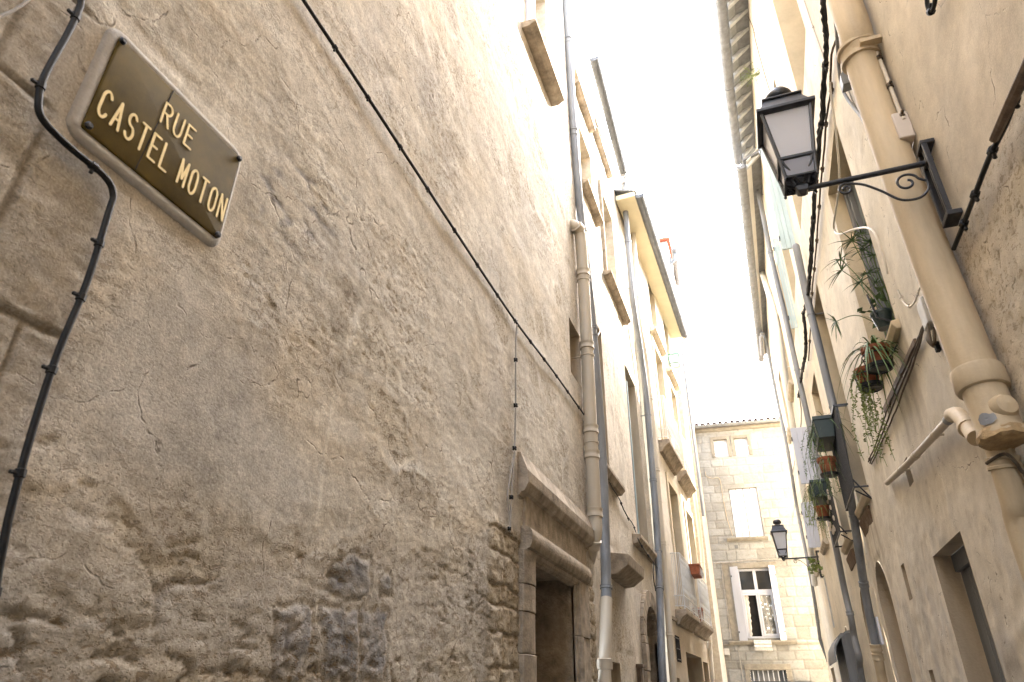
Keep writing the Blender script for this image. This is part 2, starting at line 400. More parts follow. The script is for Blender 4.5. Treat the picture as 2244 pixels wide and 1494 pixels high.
def window(parent, pl, q, rmat, back='glass', frame='white', bars=(1, 2), name='window', fw=.05, bmat=None):
    """recess lined with plaster; a frame with glazing bars and panes set at its back"""
    (u0, u1), (v0, v1), d = q['u'], q['v'], q['depth']
    mb = MB(); reveal(mb, pl, q)
    w = obj(name, mb, M[rmat], parent, angle=30, fix=False)
    if back == 'glass':
        f = MB()
        f.fbox(pl, u0, u0+fw, v0, v1, -d-.04, -d+.03); f.fbox(pl, u1-fw, u1, v0, v1, -d-.04, -d+.03)
        f.fbox(pl, u0+fw, u1-fw, v1-fw, v1, -d-.04, -d+.028); f.fbox(pl, u0+fw, u1-fw, v0, v0+fw, -d-.04, -d+.028)
        for i in range(1, bars[0]+1):
            u = u0+(u1-u0)*i/(bars[0]+1); f.fbox(pl, u-fw*.5, u+fw*.5, v0+fw, v1-fw, -d-.04, -d+.026)
        for j in range(1, bars[1]+1):
            v = v0+(v1-v0)*j/(bars[1]+1); f.fbox(pl, u0+fw, u1-fw, v-fw*.3, v+fw*.3, -d-.04, -d+.02)
        obj('frame', f, M[frame], w, bevel=.004)
        g = MB(); g.quad(pl.P(u0, v0, -d), pl.P(u1, v0, -d), pl.P(u1, v1, -d), pl.P(u0, v1, -d)); obj('pane', g, M['glass'], w, fix=False)
    elif back == 'panel':
        g = MB(); n = bars[0]+1
        for i in range(n):
            a = u0+(u1-u0)*i/n; b = u0+(u1-u0)*(i+1)/n
            g.fbox(pl, a+.004, b-.004, v0, v1, -d-.03, -d+.012)
        g.fbox(pl, u0, u1, v0, v1, -d-.05, -d-.005)
        obj('panel', g, M[bmat or frame], w, bevel=.003)
    elif back == 'dark':
        g = MB(); g.quad(pl.P(u0, v0, -d), pl.P(u1, v0, -d), pl.P(u1, v1, -d), pl.P(u0, v1, -d)); obj('recess_back', g, M[bmat or 'dark'], w, fix=False)
    return w
def sill(parent, pl, u0, u1, v, t=.1, d=.14, m='stone', name='sill'):
    mb = MB(); prof = [(-.02, v-t), (d*.55, v-t), (d*.72, v-t*.72), (d*.92, v-t*.5), (d, v-t*.4), (d, v), (-.02, v+.015)]
    mb.rings([[pl.P(u, z, dd) for dd, z in prof] for u in (u0, u1)])
    return obj(name, mb, M[m], parent, angle=25, bevel=.006)
def pipe(name, label, path, r, m, rings=(), cat='drainpipe', ringmat=None, group=None, brackets=(), pl=None, seg=6, ringr=1.2, ringh=.05, n=16):
    """a drainpipe: its run, with each collar and wall bracket as a part"""
    path = [Vector(p) for p in path]
    t = thing(name, label, cat, path[-1], group)
    sp = smooth_path(path, seg) if seg > 1 else path
    obj('pipe', MB().tube(sp, r, n), M[m], t, angle=50)
    L_ = [0]
    for a, b in zip(sp, sp[1:]): L_.append(L_[-1]+(b-a).length)
    def point(f):
        s = f*L_[-1]
        for i in range(len(sp)-1):
            if L_[i+1] >= s:
                k = (s-L_[i])/max(1e-9, L_[i+1]-L_[i]); return sp[i].lerp(sp[i+1], k), (sp[i+1]-sp[i]).normalized()
        return sp[-1], (sp[-1]-sp[-2]).normalized()
    for f in rings:
        p, d = point(f); R = r*ringr
        obj('collar', MB().lathe([(r*1.0,-ringh),(R,-ringh*.9),(R,-ringh*.5),(R*.96,-ringh*.4),(R*.96,ringh*.4),(R,ringh*.5),(R,ringh*.9),(r,ringh)], p, n, d), M[ringmat or m], t, angle=40)
    for f in brackets:
        p, d = point(f); R = r*1.12
        mb = MB().lathe([(r,-.012),(R,-.011),(R,.011),(r,.012)], p, n, d)
        if pl is not None:
            nrm = pl.P(0,0,0)-pl.P(0,0,.1); nrm.normalize(); mb.tube([p+nrm*r*.9, p+nrm*(r+.12)], .01, 6)
        obj('bracket', mb, M[ringmat or m], t)
    return t
def cable(name, label, pts, r, m, clips=(), cat='cable', seg=6, clipm=None, wob=.0, strands=1, group=None, clipsize=1.0):
    pts = [Vector(p) for p in pts]; sp = smooth_path(pts, seg)
    t = thing(name, label, cat, sp[0], group)
    mb = MB()
    if strands == 1:
        if wob: sp = [p+Vector((0, random.uniform(-wob, wob), random.uniform(-wob, wob))) for p in sp]
        mb.tube(sp, r, 8)
    else:
        for k in range(strands):
            q = []
            for i, p in enumerate(sp):
                a = i*.9+k*2*math.pi/strands; rr = r*(1.0+.5*math.sin(i*1.7+k))
                q.append(p+Vector((rr*math.cos(a)*.6, rr*math.sin(a), rr*.5*math.sin(a*.7))))
            mb.tube(q, r*.62, 7)
    obj('wire', mb, M[m], t, angle=60)
    if clips:
        L_ = [0]
        for a, b in zip(sp, sp[1:]): L_.append(L_[-1]+(b-a).length)
        for f in clips:
            s = f*L_[-1]; i = max(j for j in range(len(L_)-1) if L_[j] <= s)
            k = (s-L_[i])/max(1e-9, L_[i+1]-L_[i]); p = sp[i].lerp(sp[i+1], k); d = (sp[i+1]-sp[i]).normalized()
            R = r*1.7*clipsize; h = r*1.5*clipsize
            c = MB().lathe([(r*.9,-h),(R,-h*.8),(R,h*.8),(r*.9,h)], p, 8, d)
            side = d.cross(Vector((1,0,0))); side = side.normalized() if side.length > .1 else Vector((0,0,1))
            c.lathe([(R*.35,0),(R*.45,R*.2),(R*.45,R*1.3),(R*.2,R*1.5)], p+side*R*.6, 6, side)
            obj('clip', c, M[clipm or m], t)
    return t
# ================================================================== LEFT SIDE
def lyz(*pts): return [PL.uv(*p) for p in pts]
rub_line = np.array(sorted([(-3,1.9),(.9,2.03),(1.25,2.03),(1.53,2.0),(1.88,2.12),(2.6,2.2),(3.2,2.25),(3.55,2.44),(4.2,2.6),(4.7,2.7),(7.2,2.8)]))
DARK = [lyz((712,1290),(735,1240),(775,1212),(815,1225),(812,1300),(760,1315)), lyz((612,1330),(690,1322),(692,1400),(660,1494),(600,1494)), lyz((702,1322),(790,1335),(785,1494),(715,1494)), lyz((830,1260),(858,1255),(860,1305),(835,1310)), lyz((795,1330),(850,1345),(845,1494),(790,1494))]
SMOOTH = lyz((140,800),(250,640),(420,600),(520,760),(600,930),(720,1060),(640,1120),(450,1100),(330,1060),(150,1010))
GREY = lyz((545,360),(640,330),(760,430),(770,520),(640,560),(560,500))
def style_near(U, V):
    big = fbm(U*.8, V*.8, 4, 1); h = .018*big
    warpx = .10*fbm(U*2.5, V*2.5, 3, 40); warpy = .05*fbm(U*3, V*3, 3, 44)
    streak = fbm(U*2.0+warpx*4, V*7.5+warpx*6, 6, 5, .6)
    fine = fbm(U*22, V*34, 5, 9, .65)
    pm = sst(-.12, .38, fbm(U*1.1+.3, V*1.8, 4, 14)+.35*streak)            # scraped, open-pored patches
    pits = sst(.10, .50, fbm(U*13+warpx*9, V*30, 5, 21, .6))*pm
    sm = sst(-.10, .12, polydist(U, V, SMOOTH)+.06*fbm(U*5, V*5, 3, 55))
    pits = pits*(1-.9*sm)
    h = h+.0045*streak*(1-.7*sm)+.0025*fine*(1-.7*sm)-.0045*pits
    c = np.zeros(U.shape+(3,))+np.array((.47,.395,.295))
    c = mixc(c, .75*sst(-.1, .5, streak), (.56,.485,.38))
    c = mixc(c, .5*sst(.0, .5, fbm(U*.7, V*1.3, 4, 31)), (.45,.345,.22))
    c = mixc(c, .5*sst(.05,.5, fbm(U*1.6, V*1.1, 4, 37)), (.40,.345,.28))
    c = mixc(c, .5*pits, (.29,.215,.13))
    c = mixc(c, .35*sst(.1,.5,fine)*pm, (.30,.225,.14))
    c = mixc(c, .75*sm, (.405,.352,.28))
    drip = sst(.2,.6, fbm(U*7, V*.7, 4, 61))*sst(1.2, 2.4, U)*sst(4.5, 3.2, V)
    c = mixc(c, .35*drip, (.53,.46,.36)); h = h+.004*drip
    # old stones showing through the thin plaster, edged by pale smears of mortar
    t1, t2, tid = worley(U*1.9+.5*fbm(U*2,V*2,4,160), V*3.0+.5*fbm(U*2,V*2,4,163), 11, .9); show = sst(-.1,.25,fbm(U*.9+4,V*1.1,4,166))*(1-sm)*(tid > .35); core = sst(.10,.26,t2-t1)*show
    c = mixc(c, .55*core, (.40,.325,.225)); c = mixc(c, .4*core*(tid > .72), (.33,.27,.20)); c = mixc(c, .55*sst(.10,.02,t2-t1)*show, (.56,.49,.39)); h = h-.0015*core+.003*fbm(U*10,V*16,4,169)*core; pm = np.maximum(pm*.85, core)
    g = sst(-.05, .1, polydist(U, V, GREY))*sst(.05, .4, fbm(U*9, V*16, 5, 71)); c = mixc(c, .75*g, (.16,.145,.135)); h = h-.002*g
    # dressed blocks at the old corner
    ash = np.where(V > 2.93, sst(.82, .76, U), sst(1.06, 1.0, U))
    jd = np.minimum.reduce([np.abs(V-2.985+.004*fbm(U*9,V,3,3)), np.abs(V-2.41-.006*fbm(U*8,V,3,4)), np.abs(V-3.36), np.abs(V-1.98)])
    vj = np.where(V > 2.985, np.abs(U-.63), np.where(V > 2.41, np.abs(U-.80+.01), np.abs(U-.93)))
    jd = np.minimum(jd, vj)
    joint = sst(.012, .003, jd)*ash
    c = mixc(c, .6*ash*(1-sm), (.36,.30,.225)); c = mixc(c, .35*ash*sst(0,.5,fbm(U*3,V*4,4,77)), (.27,.24,.20)); c = mixc(c, .6*joint, (.20,.16,.115)); h = h-.010*joint+.003*ash
    # rubble masonry where the plaster has come away
    vb = np.interp(U, rub_line[:,0], rub_line[:,1])+.10*fbm(U*3.2, V*3.2, 4, 81)
    rb = sst(.02, -.06, V-vb)
    f1, f2, sid = worley(U*2.35+.35*fbm(U*3,V*3,3,90), V*4.1+.4*fbm(U*3,V*3,3,95), 4, .8)
    gap = f2-f1; crack = sst(.05, .005, gap+.05*fbm(U*12, V*12, 3, 97)); cover = sst(-.28, .22, fbm(U*1.5, V*2.2, 5, 101)+.25*fbm(U*6,V*7,4,103))
    rough = fbm(U*6, V*19, 6, 111, .66); cav = sst(.10, .5, fbm(U*6.5, V*24, 6, 117, .62)); mort = sst(.14, .05, gap+.08*fbm(U*9, V*9, 3, 98))
    hs = -.005+.007*rough*(1-.55*cover)-.011*cav*(1-.75*cover)-.007*crack*(1-.8*cover)+.006*(sid-.5)*(1-cover)+.004*fbm(U*3,V*4,4,119)
    cs = np.zeros(c.shape)+np.array((.375,.305,.215)); cs = mixc(cs, sst(.3,.9,sid)*.6, (.31,.265,.205)); cs = mixc(cs, sst(.7,.1,sid)*.4, (.42,.335,.22))
    cs = mixc(cs, .6*np.maximum(.7*mort, cover*.95), (.47,.40,.31)); vd = sst(.25,.6,fbm(U*4.5, V*.9, 5, 172))*sst(1.9,2.3,U); cs = mixc(cs, .6*vd, (.54,.47,.37)); hs = hs+.004*vd
    cs = mixc(cs, .7*cav*(1-.6*cover), (.17,.13,.085)); cs = mixc(cs, .7*crack*(1-.7*cover), (.15,.11,.075))
    cs = mixc(cs, .5*sst(.05,.5,rough)*(1-.6*cover), (.25,.205,.145)); cs = mixc(cs, .5*sst(2.02,1.8,V)*sst(1.75,1.2,U), (.235,.205,.165)); cs = mixc(cs, .6*sst(.2,.6,fbm(U*5,V*9,6,175,.65))*sst(2.6,1.6,U), (.18,.15,.115))
    h = h*(1-rb)+(h*.5+hs)*rb; c = c*(1-rb[...,None])+cs*rb[...,None]
    em = sst(.0, .35, fbm(U*2.6, V*2.6, 4, 87)); edge = sst(.022, .0, np.abs(V-vb))*em; h = h-.003*edge*(V < vb)
    c = mixc(c, .55*edge, (.22,.165,.10))
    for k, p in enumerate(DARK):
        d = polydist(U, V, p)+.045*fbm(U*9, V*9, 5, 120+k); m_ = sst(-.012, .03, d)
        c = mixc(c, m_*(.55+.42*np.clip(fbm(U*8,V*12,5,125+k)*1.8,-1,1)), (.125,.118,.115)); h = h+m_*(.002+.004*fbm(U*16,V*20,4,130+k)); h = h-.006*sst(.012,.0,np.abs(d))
    # squared blocks beside the doorway
    dq = sst(4.02, 4.16, U+.05*fbm(U*4,V*9,3,140))*sst(2.72, 2.62, V)
    dj, ds = courses(U+.05*fbm(U*5,V*5,3,153), V+.035*fbm(U*4,V*4,3,155), (0, 3, .11, .22), .16, .36, 5)
    hb = .016*(ds-.5)+.014*fbm(U*12,V*14,5,150)-.014*sst(.018,.004,dj)+.012*fbm(U*4,V*5,3,152)
    h = h*(1-dq)+hb*dq; c = mixc(c, .7*dq, (.40,.31,.195)); c = mixc(c, .55*dq*sst(.02,.004,dj), (.26,.19,.12)); c = mixc(c, .4*dq*sst(.5,1,ds), (.33,.27,.2))
    # flatten under the sign and around the moulded doorway
    flat = sst(.10, .02, np.maximum(np.maximum(.84-U, U-1.43), np.maximum(2.96-V, V-3.38)))
    h = h*(1-flat)
    pit = np.clip(.06+.75*pm*(1-.9*sm), 0, 1); pit = pit*(1-rb)+rb*(1-.6*cover); pit = np.maximum(pit, .9*dq)*(1-flat*.6)*(1-.6*ash)
    return h, c, pit
near = thing('stone_house', 'near house of scraped beige plaster over rubble, filling the left side', 'house', (A, 3, 0))
door_h = H(4.90, 6.14, -.1, 2.56, .5); niche_h = H(6.38, 6.86, 4.75, 5.44, .3); upwin_h = H(4.86, 5.74, 8.42, 10.2, .22)
sheet('wall', PL, [(-16,-6,1.),(-6,.3,.15),(.3,3.0,.0105),(3.0,7.0,.019)], [(-.2,1.5,.08),(1.5,4.0,.011),(4.0,6.6,.022),(6.6,9.4,.03),(9.4,13,.12)], [door_h, niche_h, upwin_h], style_near, M['wall'], near)  # unseen run behind the camera lengthened to darken the near alley
# moulded doorway
dw = obj('doorway', (lambda mb: (reveal(mb, PL, door_h), mb)[1])(MB()), M['stone_dark'], near, fix=False, angle=30)
mb = MB()
for i in range(6): mb.fbox(PL, 4.91+i*.204, 4.91+i*.204+.197, 0, 2.56, -.51, -.48)
mb.fbox(PL, 4.9, 6.14, 0, 2.56, -.55, -.502)
obj('door', mb, M['wood'], dw, bevel=.004)
z = 0.0; rr = random.Random(4)
for (u0, u1, nmx) in ((4.66, 4.90, 'jamb'), (6.14, 6.58, 'jamb')):
    mb = MB(); z = 0.
    while z < 2.53:
        hh = min(rr.uniform(.13, .3) if u0 < 5 else rr.uniform(.4,.6), 2.56-z); j = rr.uniform(-.006, .006)
        if 2.56-z-hh < .08: hh = 2.56-z
        if u0 < 5:
            prof = [(u0, -.02), (u0, .03+j), (u0+.03, .045+j), (u0+.07, .055+j), (u0+.12, .06+j), (u1-.03, .055+j), (u1, .03+j), (u1, -.02)]
        else:
            prof = [(u0, -.02), (u0, .02), (u0+.04, .03), (u0+.05, .055), (u0+.10, .06), (u0+.12, .04), (u0+.2, .045+j), (u1-.02, .045+j), (u1, .02), (u1, -.02)]
        mb.rings([[PL.P(a, zz, b) for a, b in prof] for zz in (z+.002, z+hh-.002)]); z += hh
    obj('jamb', mb, M['stone_dark' if u0 < 5 else 'stone'], dw, angle=28, bevel=.006)
prof = [(-.03, 2.50), (.0, 2.50), (.03, 2.515), (.045, 2.535), (.05, 2.56), (.075, 2.57), (.085, 2.585), (.095, 2.62), (.098, 2.65), (.09, 2.685), (.075, 2.71), (.05, 2.72), (-.03, 2.73)]
obj('lintel', MB().rings([[PL.P(u, z_, d_) for d_, z_ in prof] for u in (4.68, 4.95, 5.3, 5.8, 6.5)]), M['stone_dark'], dw, angle=24)
obj('frieze', MB().fbox(PL, 4.72, 6.62, 2.725, 2.97, -.02, .028), M['stone'], dw, bevel=.008)
prof = [(-.03, 2.93), (.02, 2.935), (.03, 2.955), (.06, 2.965), (.075, 2.985), (.085, 3.01), (.092, 3.02), (.095, 3.035), (.095, 3.11), (.085, 3.12), (.03, 3.26), (-.03, 3.27)]
obj('cornice', MB().rings([[PL.P(u, z_, d_) for d_, z_ in prof] for u in (4.60, 5.0, 5.5, 6.1, 6.8)]), M['stone'], dw, angle=24)
window(near, PL, niche_h, 'reveal', 'dark', name='niche', bmat='stone_dark')
w = window(near, PL, upwin_h, 'stone_pale', 'glass', 'white', (1, 3))
obj('shutter', MB().fbox(PL, 4.88, 4.91, 8.45, 10.2, -.1, .10), M['white'], w, bevel=.004)
sill(near, PL, 4.70, 5.92, 8.40, .09, .17, 'stone')
# ---- street sign
sg = thing('street_sign', 'tarnished brass street name plate with bright letters, bedded in grey mortar on the left wall', 'sign', (A, 1.14, 3.18))
def rrect(u0, u1, v0, v1, r, d, n=6, pl=PL):
    out = []
    for cx, cy, a0 in ((u1-r, v1-r, 0), (u0+r, v1-r, 90), (u0+r, v0+r, 180), (u1-r, v0+r, 270)):
        for k in range(n+1):
            a = math.radians(a0+90*k/n); out.append(pl.P(cx+r*math.cos(a), cy+r*math.sin(a), d))
    return out
bed = MB().rings([rrect(.826, 1.434, 2.946, 3.404, .05, -.03), rrect(.832, 1.428, 2.952, 3.398, .05, .006), rrect(.842, 1.421, 2.962, 3.389, .045, .013), rrect(.856, 1.412, 2.978, 3.374, .03, .016), rrect(.864, 1.410, 2.988, 3.364, .01, .012)])
obj('mortar_bed', bed, M['mortar'], sg, angle=50)
plate = MB().rings([rrect(.866, 1.408, 2.990, 3.362, .008, .005), rrect(.866, 1.408, 2.990, 3.362, .008, .018), rrect(.869, 1.405, 2.993, 3.359, .008, .0195)])
pt = obj('plate', plate, M['brass'], sg, angle=30)
mb = MB(); 
p0, p1 = PL.uv(372, 203), PL.uv(279, 370)
mb.quad(PL.P(1.076, 3.362, .0202), PL.P(1.081, 3.362, .0202), PL.P(1.050, 2.990, .0202), PL.P(1.047, 2.990, .0202))
obj('reflection_line', mb, M['dark'], pt, fix=False)  # dark strip drawn for a line reflected in the plate
def arc(cx, cy, rx, ry, a0, a1, n=10): return [(cx+rx*math.cos(math.radians(a0+(a1-a0)*k/n)), cy+ry*math.sin(math.radians(a0+(a1-a0)*k/n))) for k in range(n+1)]
LET = {  # strokes in a unit cell 0..1 x 0..1
 'R': [[(0,0),(0,1),(.5,1)]+arc(.5,.76,.5,.24,90,-90)+[(0,.52)], [(.48,.52),(1,0)]],
 'U': [[(0,1),(0,.3)]+arc(.5,.3,.5,.3,180,360)+[(1,1)]],
 'E': [[(1,1),(0,1),(0,0),(1,0)], [(0,.52),(.8,.52)]],
 'C': [arc(.5,.72,.5,.28,20,180)+arc(.5,.28,.5,.28,180,340)],
 'A': [[(0,0),(.5,1),(1,0)], [(.18,.33),(.82,.33)]],
 'S': [arc(.5,.76,.46,.24,25,270)[:-1]+arc(.5,.26,.5,.26,90,-160)],
 'T': [[(0,1),(1,1)], [(.5,1),(.5,0)]],
 'L': [[(0,1),(0,0),(1,0)]],
 'M': [[(0,0),(0,1),(.5,.25),(1,1),(1,0)]],
 'O': [arc(.5,.7,.5,.3,0,180)+arc(.5,.3,.5,.3,180,360)+[(1,.7)]],
 'N': [[(0,0),(0,1),(1,0),(1,1)]],
}
def lettering(text, u0, u1, v0, v1, wrel, st, d, pl, parent, m):
    # even pitch between u0 and u1; a space takes .75 of a letter
    adv = {' ': .62}; tot = sum(adv.get(c, 1.) for c in text)-(1-wrel); pitch = (u1-u0)/tot; x = u0; mb = MB()
    for i, ch in enumerate(text):
        if ch != ' ':
            w = pitch*wrel
            for s_ in LET[ch]:
                path = [pl.P(x+a*w, v0+b*(v1-v0), d) for a, b in s_]
                # flat stroke with round ends
                for a, b in zip(path, path[1:]):
                    t_ = (b-a).normalized(); n_ = pl.P(0,0,1)-pl.P(0,0,0); s2 = t_.cross(n_).normalized()
                    ring = [a-s2*st*math.cos(q)-t_*st*math.sin(q) for q in np.linspace(0, math.pi, 6)]+[b+s2*st*math.cos(q)+t_*st*math.sin(q) for q in np.linspace(0, math.pi, 6)]
                    off = random.uniform(0, .0004)
                    mb.extrude([p_+n_*off for p_ in ring], n_*.002)
        x += pitch*adv.get(ch, 1.)
    return obj('lettering', mb, M[m], parent, angle=30)
lettering('RUE', 1.071, 1.200, 3.212, 3.296, .60, .0039, .0197, PL, pt, 'gold')
lettering('CASTEL MOTON', .886, 1.398, 3.062, 3.158, .56, .0043, .0197, PL, pt, 'gold')
for u, v in ((.874,3.352),(.879,3.004),(1.400,3.350),(1.396,2.999)):
    obj('screw', MB().lathe([(.008,0),(.011,.002),(.011,.008),(.007,.013)], PL.P(u, v, .019), 12, (1,0,0)), M['iron'], sg)
# ---- cables on the near wall
cable('power_cable', 'thick black cable looping round the brass street sign on the left wall', [PL.at(*p, .02) for p in [(330,-420),(250,-180),(185,-20),(175,15),(150,70),(98,165),(85,215),(93,260),(150,320),(228,385),(248,425),(238,465),(190,620),(128,770),(75,930),(25,1110),(0,1230),(-40,1400)]]+[PL.P(1.07,1.3,.02),PL.P(1.08,.2,.02)], .0095, 'rubber', [.05,.12,.19,.235,.30,.36,.42,.46,.51,.57,.63,.70], clipsize=.78)
cable('wall_cable', 'long black cable clipped straight along the left wall above the doorway', [PL.P(-2.,4.55,.025),PL.P(.3,4.5,.025)]+[PL.at(*p, .025) for p in [(600,-105),(665,0),(770,158),(910,372),(1010,525),(1125,697),(1210,810),(1285,915)]]+[PL.P(7.06,4.46,.02)], .0095, 'rubber', [.04,.12,.2,.28,.34,.38,.415,.45,.49,.53,.575,.62,.665,.71,.755,.80,.845,.89,.94,.97], clipsize=.85)
cable('thin_cable', 'thin pale cable dropping from the black wall cable to the doorway moulding', [PL.at(*p, .022) for p in [(1134,702),(1131,740),(1130,802),(1130,905),(1127,995),(1122,1060),(1118,1150),(1117,1165)]], .0075, 'greycable', [.22,.44,.64,.86], clipm='rubber', clipsize=1.3)
cable('thin_cable', 'second thin pale cable bowing out beside the doorway cornice', [PL.at(*p, .022) for p in [(1127,998),(1117,1050),(1113,1090),(1117,1140),(1116,1162)]], .005, 'greycable', [.98], clipm='rubber', clipsize=1.6)
cable('thin_cable', 'short pale wire crossing the top left corner of the left wall', [PL.at(*p, .015) for p in [(-40,60),(0,36),(35,20),(75,-10)]], .004, 'greycable')
# ---- pipes between the first two houses
pipe('drainpipe', 'fat beige plastic downpipe with elbows at both ends beside the doorway', [PL.at(1250,492,-.04),PL.at(1262,497,.05),PL.at(1272,520,.085),PL.at(1279,620,.085),PL.at(1288,800,.085),PL.at(1297,1000,.085),PL.at(1303,1130,.085),PL.at(1303,1168,.08),PL.at(1296,1200,.03),PL.at(1290,1225,-.06)], .074, 'pvc', [.045,.19,.42,.655,.72,.86,.93], brackets=[.215,.45,.69], pl=PL, ringr=1.17, ringh=.05, n=20)
t = pipe('drainpipe', 'tall dull zinc downpipe rising past the beige plastic one', [PL.at(*p, .05) for p in [(1236,-60),(1240,0),(1249,150),(1258,290),(1272,470),(1291,640),(1308,830),(1319,990),(1326,1180),(1329,1318)]], .056, 'zinc', [.16,.35,.52,.66,.985], brackets=[.17,.36,.67], pl=PL, ringh=.02)
base = [PL.at(*p, .05) for p in [(1329,1312),(1326,1400),(1325,1494)]]; base.append(base[-1]-Vector((0,0,1.75)))
obj('pipe_foot', MB().tube(base, .062, 16), M['pvc'], t, angle=50)
obj('collar', MB().lathe([(.06,-.05),(.078,-.045),(.078,.045),(.06,.05)], PL.at(1325,1455,.05), 16), M['pvc'], t)
# ---- second house on the left
def stucco_style(base, alt, dark, rough=.006, streaks=.5, seed=0, sc=1., grey=None):
    def f(U, V):
        h = .02*fbm(U*.5, V*.5, 3, seed)+rough*fbm(U*4*sc, V*4*sc, 6, seed+3, .6)
        st = fbm(U*3.5, V*.45, 5, seed+7, .55); bl = fbm(U*.8, V*.8, 5, seed+11); fi = fbm(U*9, V*9, 5, seed+15, .6)
        c = np.zeros(U.shape+(3,))+np.array(base)
        c = mixc(c, .8*sst(-.05,.5,bl), alt); c = mixc(c, streaks*sst(.1,.6,st), dark); c = mixc(c, .3*sst(.15,.6,fi), dark)
        if grey is not None: c = mixc(c, .5*sst(.1,.55,fbm(U*1.3,V*.9,5,seed+21)), grey)
        return h, c
    return f
def style_second(U, V):
    h, c = stucco_style((.48,.40,.295), (.52,.445,.345), (.35,.275,.185), .012, .5, 200)(U, V)
    st = fbm(U*6+.6*fbm(U*2,V*2,3,210), V*1.1, 5, 211, .6); h = h+.012*st-.012*sst(.2,.5,st)
    c = mixc(c, .45*sst(.2,.6,st), (.33,.26,.19))
    dj, ds = courses(U, V, (0, 4, .28, .36), .4, .8, 9); low = sst(4.2, 3.0, V)*sst(-.1,.25,fbm(U*1.2,V*1.2,3,216))
    h = h-.008*low*sst(.014,.003,dj); c = mixc(c, .4*low*sst(.016,.004,dj), (.25,.19,.12)); c = mixc(c, .4*low*sst(.4,1,ds), (.36,.27,.165))
    return h, c, sst(-.2,.4,fbm(U*1.1,V*1.1,4,219))*.8
second = thing('plastered_house', 'second house on the left, streaked plaster front with sunlit upper floor under a zinc gutter', 'house', (A-.08, 10, 0))
w2 = dict(a=H(7.75,8.62,4.24,6.42,.36), b=H(10.55,11.62,3.80,6.85,.34), c=H(7.84,8.66,8.68,9.95,.3), d=H(7.74,8.42,10.72,11.3,.25), e=H(9.28,10.5,7.92,9.95,.32), f=H(9.3,10.0,11.02,11.75,.25), arch=H(10.35,11.55,-.1,2.86,.4,.45), vent=H(7.98,8.5,1.2,1.98,.3))
sheet('wall', PL2, [(7.0,12.25,.032)], [(-.2,1.6,.06),(1.6,12.2,.032)], list(w2.values()), style_second, M['wall'], second)
window(second, PL2, w2['a'], 'reveal', 'dark', bmat='dark')
wb = window(second, PL2, w2['b'], 'reveal', 'glass', 'palegrey', (1, 3))
obj('shutter', MB().fbox(PL2, 10.58, 10.61, 3.85, 6.5, -.30, .02), M['blueshutter'], wb, bevel=.004)
window(second, PL2, w2['c'], 'stone_pale', 'glass', 'white', (1, 1)); window(second, PL2, w2['d'], 'stone_pale', 'glass', 'white', (1, 0))
we = window(second, PL2, w2['e'], 'stone_pale', 'glass', 'white', (1, 2)); window(second, PL2, w2['f'], 'stone_pale', 'glass', 'white', (1, 0))
obj('shutter', MB().fbox(PL2, 9.20, 9.25, 7.9, 9.9, 0, .06), M['stone'], we, bevel=.004)
window(second, PL2, w2['vent'], 'reveal', 'dark', name='cellar_opening')
ad = obj('archway', (lambda q: (reveal(q, PL2, w2['arch']), q)[1])(MB()), M['stone_dark'], second, fix=False)
mb = MB()
for i in range(6): mb.fbox(PL2, 10.36+i*.2, 10.36+i*.2+.192, 0, 2.9, -.42, -.39)
obj('door', mb, M['wood'], ad, bevel=.004)
# moulded arch band: a ring of voussoirs over two jambs
mb = MB(); cu, ru, rh, vt = 10.95, .60, .45, 2.86; nb = 9
for k in range(nb):
    a0, a1 = math.pi*k/nb, math.pi*(k+1)/nb-.02; pts = []
    for a in (a0, (a0+a1)/2, a1): pts.append((cu-ru*math.cos(a), vt-rh+rh*math.sin(a)))
    for a in (a1, (a0+a1)/2, a0): pts.append((cu-(ru+.26)*math.cos(a), vt-rh+(rh+.24)*math.sin(a)))
    mb.extrude([PL2.P(u, v, -.05) for u, v in pts], PL2.P(0,0,.10+random.uniform(0,.012))-PL2.P(0,0,0))
for s_ in (-1, 1):
    z = 0.
    while z < vt-rh-.03:
        hh = min(random.uniform(.28,.4), vt-rh-z); u0 = cu+s_*ru; u1 = cu+s_*(ru+.25); mb.fbox(PL2, min(u0,u1), max(u0,u1), z+.004, z+hh-.004, -.05, .05+random.uniform(0,.012)); z += hh
obj('arch_surround', mb, M['stone'], ad, bevel=.008)
for a in ((7.86,9.10,4.20,.11,.11,'stone'),(10.0,11.75,3.76,.13,.13,'stone'),(7.7,8.82,8.62,.08,.13,'stone'),(7.55,8.72,10.64,.07,.12,'stone'),(9.12,10.9,7.86,.08,.14,'stone'),(8.98,10.36,10.96,.06,.11,'stone')):
    sill(second, PL2, *a)
obj('stone_bracket', MB().rings([[PL2.P(u, v, d) for d, v in ((-.05,2.88),(.12,2.90),(.26,3.0),(.27,3.12),(-.05,3.16))] for u in (8.05, 8.62, 9.15)]), M['stone_dark'], second, angle=25, bevel=.01)
obj('vent', MB().fbox(PL2, 9.55, 9.72, 1.78, 2.0, -.05, .05).fbox(PL2, 9.53, 9.74, 1.98, 2.02, -.03, .09), M['wood'], second, bevel=.004)
